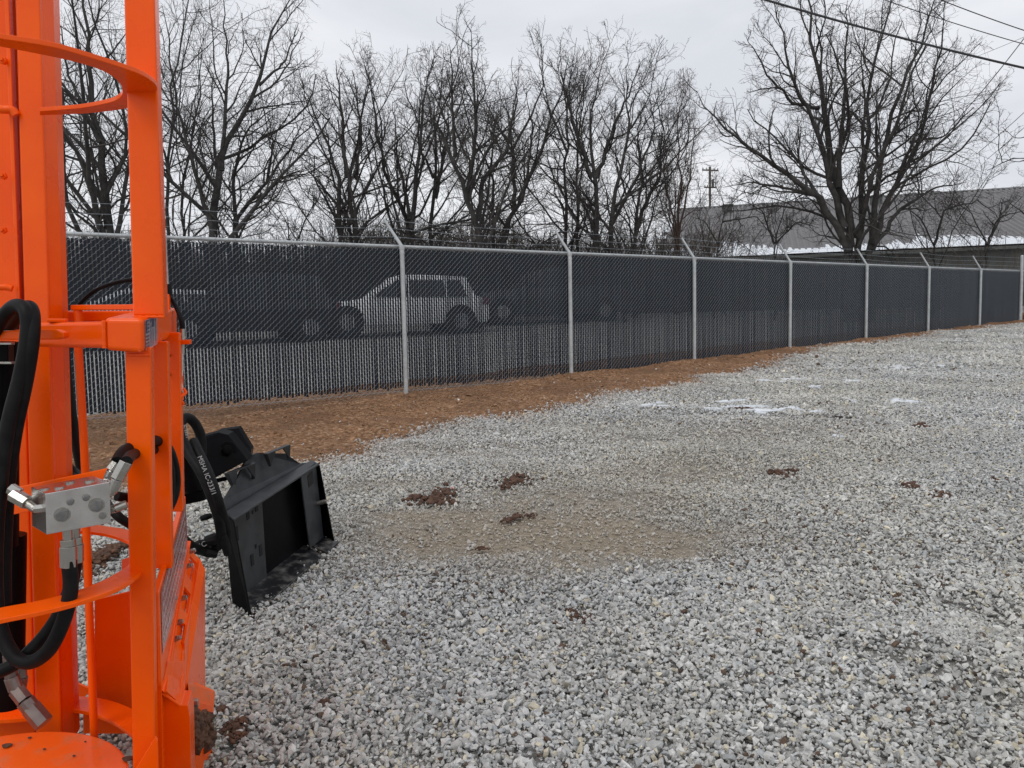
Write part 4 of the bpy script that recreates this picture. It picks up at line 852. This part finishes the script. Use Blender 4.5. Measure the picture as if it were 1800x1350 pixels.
dq = Vector((dp.x*.98, .085, 0))
for u, w_ in ((.1, .5), (.3, .35), (.55, .7), (.8, .45)):
    c = v0.lerp(v1, u)+dq*w_+U*.0; MB().tube([c-U*.001, c+U*.003], .011, 16).build('port_plug', M['steel'], vb)
def fitting(pts, rs, name='hose_fitting', mt='steel'):
    mb = MB()
    for i in range(len(pts)-1):
        a, b = pts[i], pts[i+1]; n = 6 if i % 2 == 0 else 14; mb.tube([a, b], rs[i], n)
    for q in pts[1:-1]:
        r_ = rs[0]*.9; mb.tube([q-U*r_*.5, q, q+U*r_*.5], [r_*.6, r_, r_*.6], 10)
    return mb.build(name, M[mt], mc, bevel=.0008)
fitting([p(82, 893, 1.83), p(62, 895, 1.83), p(48, 885, 1.84), p(22, 870, 1.85)], [.011, .010, .016])
fitting([p(70, 880, 1.89), p(50, 878, 1.9), p(34, 868, 1.9), p(18, 858, 1.9)], [.011, .010, .015])
fitting([p(195, 868, 1.87), p(198, 862, 1.87), p(206, 842, 1.87), p(222, 812, 1.88)], [.011, .013, .0165])
fitting([p(186, 848, 1.93), p(190, 842, 1.94), p(196, 828, 1.94), p(206, 815, 1.95)], [.011, .012, .0155])
fitting([p(194, 896, 1.88), p(203, 894, 1.88), p(223, 886, 1.89)], [.011, .0105])
fitting([p(118, 928, 1.83), p(119, 948, 1.83), p(120, 960, 1.83), p(121, 996, 1.83)], [.011, .017, .020])
fitting([p(133, 924, 1.87), p(133, 945, 1.87), p(134, 957, 1.87), p(134, 988, 1.87)], [.010, .015, .018])
# hoses
def hose(pts, r, name='hydraulic_hose', parent=None): return MB().tube(smooth_path(pts, 9), r, 18).build(name, M['rubber'], parent or mc, smooth=True)
hose([p(-14, 590, 2.02), p(6, 556, 2.0), p(28, 537, 1.98), p(46, 548, 1.96), p(48, 590, 1.95), p(36, 660, 1.94), p(12, 760, 1.92), p(-4, 900, 1.9), p(-8, 1020, 1.88), p(0, 1100, 1.86), p(22, 1150, 1.84), p(52, 1164, 1.83), p(86, 1142, 1.82), p(112, 1090, 1.82), p(124, 1035, 1.83), p(121, 985, 1.83)], .0175)
hose([p(8, 585, 2.1), p(28, 560, 2.06), p(48, 539, 2.0), p(58, 552, 1.97), p(57, 600, 1.95), p(46, 670, 1.95), p(27, 760, 1.95), p(14, 860, 1.95), p(8, 980, 1.94), p(8, 1060, 1.93)], .0165)
hose([p(-30, 1190, 1.84), p(0, 1180, 1.84), p(36, 1160, 1.86), p(84, 1110, 1.88), p(118, 1050, 1.88), p(134, 980, 1.87)], .0165)
hose([p(114, 608, 2.7), p(117, 660, 2.7), p(126, 730, 2.7), p(138, 800, 2.7), p(150, 850, 2.7)], .017)
hose([p(112, 812, 2.5), p(135, 832, 2.5), p(160, 850, 2.4), p(200, 900, 2.2), p(226, 920, 2.2), p(250, 930, 2.25)], .013)
hose([p(206, 812, 1.95), p(216, 795, 2.0), p(232, 785, 2.06), p(250, 776, 2.14), p(275, 775, 2.24), p(296, 790, 2.36), p(308, 830, 2.42), p(306, 870, 2.42), p(290, 905, 2.38)], .0155)
hose([p(222, 812, 1.88), p(232, 800, 2.0), p(262, 790, 2.2), p(288, 797, 2.34), p(299, 830, 2.38), p(298, 880, 2.38)], .0145)
hose([p(205, 872, 2.06), p(232, 876, 2.1), p(262, 880, 2.2)], .013)
fitting([p(272, 820, 2.28), p(285, 828, 2.28), p(290, 850, 2.28)], [.018, .015])
# coupler hanging at the lower left
fitting([p(16, 1150, 1.96), p(20, 1190, 1.96), p(28, 1212, 1.96), p(44, 1232, 1.95), p(54, 1244, 1.95), p(78, 1272, 1.94)], [.016, .018, .020, .022, .024], 'coupler', 'bronze')
fitting([p(36, 1160, 2.0), p(38, 1190, 2.0), p(34, 1214, 2.0)], [.014, .016], 'coupler', 'bronze')

# ------------------------------------------------------------------ black quick attach frame lying on the gravel
qa = empty('quick_attach_frame', G(500, 1030), 'black steel quick attach plate with hoses standing tilted on the gravel', 'machine attachment')
A, B_, C_, D_ = p(412, 916, 3.66), G(443, 1084), G(588, 957), p(561, 818, 4.70)
A2, D2 = p(396, 903, 3.74), p(548, 811, 4.78); B2 = B_+(A2-A)*1.05+Vector((-.05, .03, .015)); C2 = C_+(D2-D_)+Vector((-.05, .03, .015))
A2 = A2+Vector((-.0, .0, 0)); wd = (C_-B_).normalized(); nm_ = (A-B_).cross(C_-B_).normalized(); nm_ = nm_ if nm_.x > 0 else -nm_
MB().prism([A2, B2, C2, D2], -nm_*.010).build('back_plate', M['black'], qa, bevel=.002)
MB().prism([A, A2, D2, D_], (A-B_).normalized()*.011).build('top_flange', M['black_grey'], qa, bevel=.003)
MB().prism([A, B_, B2, A2], -wd*.011).build('side_panel', M['black'], qa, bevel=.002)
MB().prism([D_, C_, C2, D2], wd*.011).build('side_panel', M['black'], qa, bevel=.002)
def bp(u, v, o=0.): return A2.lerp(D2, u).lerp(B2.lerp(C2, u), v)+nm_*o
rb = lambda u, v, o=0.: A.lerp(D_, u).lerp(B_.lerp(C_, u), v)+nm_*o
MB().prism([rb(0, 1), rb(.3, 1, .02), rb(.78, 1, .02), rb(.80, 1, 0), rb(.80, 1, 0)+(B2-B_), B2], (A-B_).normalized()*.010).build('bottom_lip', M['black_worn'], qa, bevel=.002)
MB().prism([rb(.82, 1, .03), rb(1.0, 1, .03), rb(1.0, 1, 0)+(B2-B_), rb(.82, 1, 0)+(B2-B_)], (A-B_).normalized()*.010).build('bottom_lip', M['black_worn'], qa, bevel=.002)
MB().prism([rb(0, 1, .03), rb(.17, 1, .05), rb(.2, 1, .0), rb(.0, 1, .0)], -(A-B_).normalized()*.010).build('bottom_lip', M['black_worn'], qa, bevel=.002)
MB().prism([bp(0, 0, .004), bp(.34, 0, .004), bp(.31, 1, .004), bp(0, 1, .004)], nm_*.008).build('left_web', M['black_grey'], qa, bevel=.001)  # lit half of the back plate, its brightness put into the colour
MB().prism([bp(.72, .03, .05), bp(.93, .0, .05), bp(.93, 1, .05), bp(.74, 1, .05)], nm_*.010).build('right_web', M['black_grey'], qa, bevel=.002)
for u, v, du_, dv_ in ((.055, .2, .022, .17), (.17, .09, .028, .12), (.26, .06, .028, .12), (.17, .62, .028, .13), (.26, .58, .028, .13), (.225, .14, .014, .04), (.225, .54, .014, .05)):
    MB().prism([bp(u, v, .0125), bp(u+du_, v, .0125), bp(u+du_, v+dv_, .0125), bp(u, v+dv_, .0125)], nm_*.0015).build('slot', M['dark'], qa)  # raised near-black patches, painting in the shade of open slots
MB().prism([bp(.80, .10, .0605), bp(.87, .08, .0605), bp(.87, .24, .0605), bp(.80, .26, .0605)], nm_*.0015).build('slot', M['dark'], qa)  # dark of an opening painted on the right web
c = rb(1.0, .45); MB().tube([c-wd*.03-nm_*.05, c-wd*.02+nm_*.012], .015, 12).build('latch_pin', M['steel'], qa, smooth=True)
# mounting plate leaning behind the flange, with its two carry handles
up_ = [(394, 903, 3.80), (396, 878, 3.86), (418, 840, 4.02), (436, 803, 4.14), (452, 796, 4.26), (503, 797, 4.50), (527, 815, 4.66), (549, 812, 4.80)]
MB().prism([p(*a) for a in up_], Vector((-.012, .0, 0))).build('mounting_plate', M['black_grey'], qa, bevel=.001)
def handle(a, b, la, lb_):
    w_ = Vector((.028, -.006, 0)); mb = MB(); mb.prism([a, b, b+w_, a+w_], U*.006)
    for t, l in ((a, la), (b, lb_)):
        s_ = (b-a).normalized()*.028*(1 if t is a else -1); mb.prism([t, t+w_, l+w_*.4, l], s_*.25)
        mb.prism([t+w_, t+w_+s_*2.2, l+w_*.6], Vector((-.006, 0, 0)))
    mb.build('carry_handle', M['black_grey'], qa, bevel=.001)
handle(p(394, 834, 3.95), p(441, 815, 4.12), p(408, 860, 3.98), p(444, 842, 4.14))
handle(p(463, 799, 4.26), p(503, 783, 4.42), p(472, 820, 4.3), p(505, 806, 4.45))
# gear housing with boss
poly = [(341, 771, 3.98), (383, 760, 4.05), (401, 764, 4.08), (412, 777, 4.08), (436, 809, 4.06), (380, 839, 3.92), (332, 862, 3.85), (318, 858, 3.85), (318, 790, 3.9)]
MB().prism([p(*a) for a in poly], Vector((-.02, .14, 0))).build('gear_housing', M['black'], qa, bevel=.004)
poly = [(383, 757, 4.2), (419, 752, 4.28), (442, 790, 4.25), (440, 803, 4.2), (412, 777, 4.2)]
MB().prism([p(*a) for a in poly], Vector((-.02, .10, 0))).build('gear_housing_rib', M['black'], qa, bevel=.003)
c = p(400, 790, 4.05); d_ = Vector((.35, -.9, .1)).normalized(); MB().tube([c, c+d_*.02], .045, 20).tube([c+d_*.02, c+d_*.05], .026, 6).tube([c+d_*.05, c+d_*.065], .016, 12).build('boss', M['black'], qa, bevel=.002, smooth=True)
MB().prism([p(320, 868, 3.8), p(356, 862, 3.85), p(360, 880, 3.85), p(322, 888, 3.8)], Vector((0, .08, 0))).build('motor_mount', M['black'], qa, bevel=.004)
MB().tube([p(322, 800, 3.8), p(345, 860, 3.82)], .06, 18).build('hydraulic_motor', M['black'], qa, smooth=True)
MB().prism([p(375, 843, 4.0), p(398, 838, 4.05), p(398, 845, 4.05), p(377, 850, 4.0)], Vector((0, .03, 0))).build('brace', M['black'], qa, bevel=.002)
h1 = hose([p(354, 800, 3.72), p(353, 768, 3.72), p(343, 745, 3.7), p(329, 734, 3.66), p(318, 744, 3.62), p(320, 770, 3.58), p(334, 800, 3.54), p(352, 828, 3.5), p(367, 860, 3.48), p(378, 890, 3.48), p(386, 920, 3.5), p(388, 950, 3.54), p(374, 966, 3.56), p(350, 966, 3.5), p(328, 954, 3.4), p(312, 935, 3.35)], .0235, parent=qa)
hose([p(340, 775, 3.62), p(352, 800, 3.56), p(366, 830, 3.5), p(378, 862, 3.46), p(388, 895, 3.48), p(397, 925, 3.55), p(398, 950, 3.6)], .022, parent=qa)
for a, b, r_ in (((360, 952), (392, 944), .03), ((352, 968), (382, 974), .026), ((392, 940), (400, 975), .022), ((352, 912), (372, 906), .016), ((340, 962), (362, 956), .028)):
    MB().tube([p(*a, 3.52), p(*a, 3.52).lerp(p(*b, 3.55), .5), p(*b, 3.55)], [r_*.8, r_, r_*.8], 8).build('elbow_fitting', M['rubber'], qa, bevel=.003)
def text(body, a, b, size, parent, name='hose_print', off=.0):
    a, b = Vector(a), Vector(b); cu = bpy.data.curves.new(name, 'FONT'); cu.body = body; cu.size = size; cu.extrude = .0006; cu.align_x = 'LEFT'; cu.align_y = 'CENTER'; cu.space_character = 1.05
    xx = (b-a).normalized(); nn = (CO-a).normalized(); nn = (nn-xx*nn.dot(xx)).normalized(); yy = nn.cross(xx)
    mt = Matrix((xx, yy, nn)).transposed().to_4x4(); mt.translation = a+nn*off-origin(parent)
    tmp = bpy.data.objects.new(name, cu); col.objects.link(tmp); bpy.context.view_layer.update()
    me = bpy.data.meshes.new_from_object(tmp.evaluated_get(bpy.context.evaluated_depsgraph_get())); bpy.data.objects.remove(tmp); me.transform(mt)
    me.materials.clear(); return link_mesh(name, me, parent, [M['print']])
text('MSHA IC-233/1', p(352, 806, 3.52), p(376, 868, 3.45), .030, qa, off=.030)
text('IC-233/1', p(326, 752, 3.60), p(336, 800, 3.52), .020, qa, off=.028)
text('IC', p(356, 958, 3.52), p(364, 954, 3.52), .035, qa, off=.03)

# ------------------------------------------------------------------ soil clumps and snow patches
def blob(name, c, rx, ry, h, n, m_, seed, label, cat, group, flat=False):
    g = np.random.default_rng(seed); bm = bmesh.new(); lob = [(g.normal(0, .45), g.normal(0, .45), .25+.35*g.random()) for _ in range(4 if not flat else 3)]
    big = min(.05, max(.012, .16*rx))
    for k in range(n):
        lx, ly, lr = lob[g.integers(len(lob))]; a = g.random()*6.283; r_ = abs(g.normal())*lr
        x_, y_ = lx+math.cos(a)*r_, ly+math.sin(a)*r_; d_ = math.hypot(x_, y_)
        q = Vector((c.x+x_*rx, c.y+y_*ry, 0))
        if flat: s_ = rx*.11*(.5+g.random()); sz = .014+.008*g.random(); q.z = float(hgt(q.x, q.y))+.010
        else: s_ = big*(.25+.75*g.random()**2)*(1.1-.4*min(1, d_)); sz = s_*(.6+.5*g.random()); q.z = float(hgt(q.x, q.y))+.010+h*max(0, 1-d_)*g.random()*.8
        r3 = bmesh.ops.create_icosphere(bm, subdivisions=2 if s_ > .012 else 1, radius=1); ph = g.random(3)*6
        mat_ = Matrix.Translation(q) @ Matrix.Rotation(g.random()*6.28 if not flat else g.normal()*.5, 4, 'Z') @ Matrix.Diagonal((s_*(1+g.random()*(2.5 if flat else .7)), s_*(.6 if flat else 1), sz, 1))
        for v in r3['verts']:
            v.co *= 1+.16*math.sin(v.co.x*4+ph[0])*math.sin(v.co.y*4+ph[1])+g.normal(0, .10); v.co = mat_ @ v.co
    me = bpy.data.meshes.new(name); og = Vector((c.x, c.y, float(hgt(c.x, c.y))))
    bmesh.ops.translate(bm, verts=bm.verts, vec=-og); bm.to_mesh(me); bm.free(); o = link_mesh(name, me, None, [m_]); o.location = og
    if flat: me.polygons.foreach_set('use_smooth', [True]*len(me.polygons))
    return tag(o, label, cat, group)
def spread(px, py, wpx, hpx):
    c = G(px, py); return c, abs(G(px+wpx/2, py).x-c.x), max(.02, abs(G(px, py-hpx/2).y-c.y))
CL = [(755, 876, 92, 22, 34, 'clod', 'largest reddish soil clump beside the small pink scrap'), (897, 845, 66, 18, 26, 'clod', 'reddish soil clump at the far edge of the tan bare patch'), (907, 914, 54, 16, 24, 'clod', 'reddish soil clump in the middle of the tan bare patch'),
      (1021, 1078, 58, 28, 26, 'clod', 'reddish soil clump near the bottom centre of the gravel'), (845, 968, 24, 7, 8, 'clod', 'small flat soil clump at the near edge of the tan patch'), (568, 1251, 30, 18, 12, 'clod', 'small soil clump low on the gravel right of the orange machine'),
      (1357, 832, 58, 15, 20, 'clod', 'reddish soil clump right of centre on the open gravel'), (1624, 863, 74, 22, 24, 'clod', 'reddish soil clump towards the right side of the gravel'), (1757, 849, 26, 11, 9, 'clod', 'small soil clump by the right edge of the gravel'),
      (1546, 810, 26, 7, 8, 'clod', 'tiny soil clump between the two right hand clumps and the snow'), (1618, 746, 44, 11, 12, 'clod', 'thin reddish smear of soil right of the snow patches'), (1312, 720, 50, 10, 10, 'clod', 'soil clump among the snow patches'),
      (1527, 649, 12, 7, 4, 'blackclod', 'black lump of soil near the far snow patch'), (1563, 679, 11, 6, 4, 'blackclod', 'black lump just beyond the middle snow patches'), (1742, 642, 8, 6, 3, 'blackclod', 'black lump far out near the right edge'), (1790, 585, 18, 9, 5, 'clod', 'dark reddish clump at the foot of the tall end post'),
      (418, 1298, 60, 44, 46, 'mud', 'brown mud heap on the gravel beside the foot of the orange machine'), (388, 1262, 20, 14, 10, 'mud', 'small mud clod next to the muddy foot plate'), (186, 985, 96, 60, 60, 'mud', 'big dark mud heap behind the hoops of the orange machine'), (1480, 735, 60, 7, 12, 'blackclod', 'dark soil scatter behind the right hand clumps')]
for i, (a, b, w_, h_, n, m_, lab) in enumerate(CL):
    c, rx, ry = spread(a, b, w_, h_); blob('soil_clump', c, rx*.95, ry*1.0, .008+.10*rx*(2.6 if m_ == 'mud' else 1), n*5+10, M[m_], 100+i, lab, 'soil clump', 'soil clumps on the gravel')
SN = [(1140, 718, 40, 6, 'snow patch furthest left on the gravel'), (1300, 717, 46, 5, 'snow streak left of the soil clump among the patches'), (1352, 722, 64, 6, 'longest snow streak in the middle of the patches'), (1400, 717, 34, 5, 'thin snow streak at the right end of the middle row'),
      (1342, 671, 24, 6, 'small bright snow patch behind the middle row'), (1395, 668, 30, 6, 'snow patch behind the middle row towards the right'), (1372, 675, 14, 3, 'tiny snow fleck between the two rear patches'), (1500, 671, 44, 5, 'snow patch near the black lump'), (1585, 648, 46, 6, 'snow patch farthest back on the gravel'),
      (1500, 709, 16, 5, 'small snow patch right of the middle row'), (1600, 708, 56, 4, 'thin snow streak at the right of all patches'), (1660, 645, 16, 3, 'tiny snow fleck at the far right'), (1467, 770, 16, 5, 'lone snow fleck nearest the camera'), (1270, 704, 60, 4, 'faint snow streak along the dark rut'),
 (1158, 707, 20, 3, 'snow fleck just behind the leftmost snow patch'), (1325, 714, 70, 4, 'broken snow streak behind the longest one'), (1430, 724, 30, 4, 'snow scrap in front of the right end of the middle row'), (1245, 722, 34, 3, 'thin snow scrap between the leftmost patch and the middle row'), (1430, 681, 26, 4, 'snow scrap left of the dark lump in the rear row')]
for i, (a, b, w_, h_, lab) in enumerate(SN):
    c, rx, ry = spread(a, b, w_, h_); blob('snow_patch', c, rx, ry*1.1, .028, 24, M['snow'], 240+i, lab, 'snow patch', 'snow patches on the gravel', flat=True)
c = G(793, 862); o = blob('plastic_scrap', c, .03, .03, .03, 2, M['pink'], 5, 'small pink plastic scrap lying at the edge of the largest soil clump', 'scrap', None)
# mud caked on the foot of the machine
g = np.random.default_rng(77); bm = bmesh.new()
for k in range(60):
    t, u = g.random(), g.random(); q = p(336+32*u+3*g.normal(), 1245+62*t+14*u, 2.30+.2*u)-DV*.004; s_ = .010+.014*g.random()
    r3 = bmesh.ops.create_icosphere(bm, subdivisions=2, radius=1)
    for v in r3['verts']: v.co *= 1+g.normal(0, .15); v.co = q+Vector((v.co.x*s_*1.2, v.co.y*s_, v.co.z*s_))
me = bpy.data.meshes.new('caked_mud'); bm.to_mesh(me); bm.free(); o = link_mesh('caked_mud', me, None, [M['mud']]); tag(o, 'brown mud caked on the orange foot plate', 'mud')
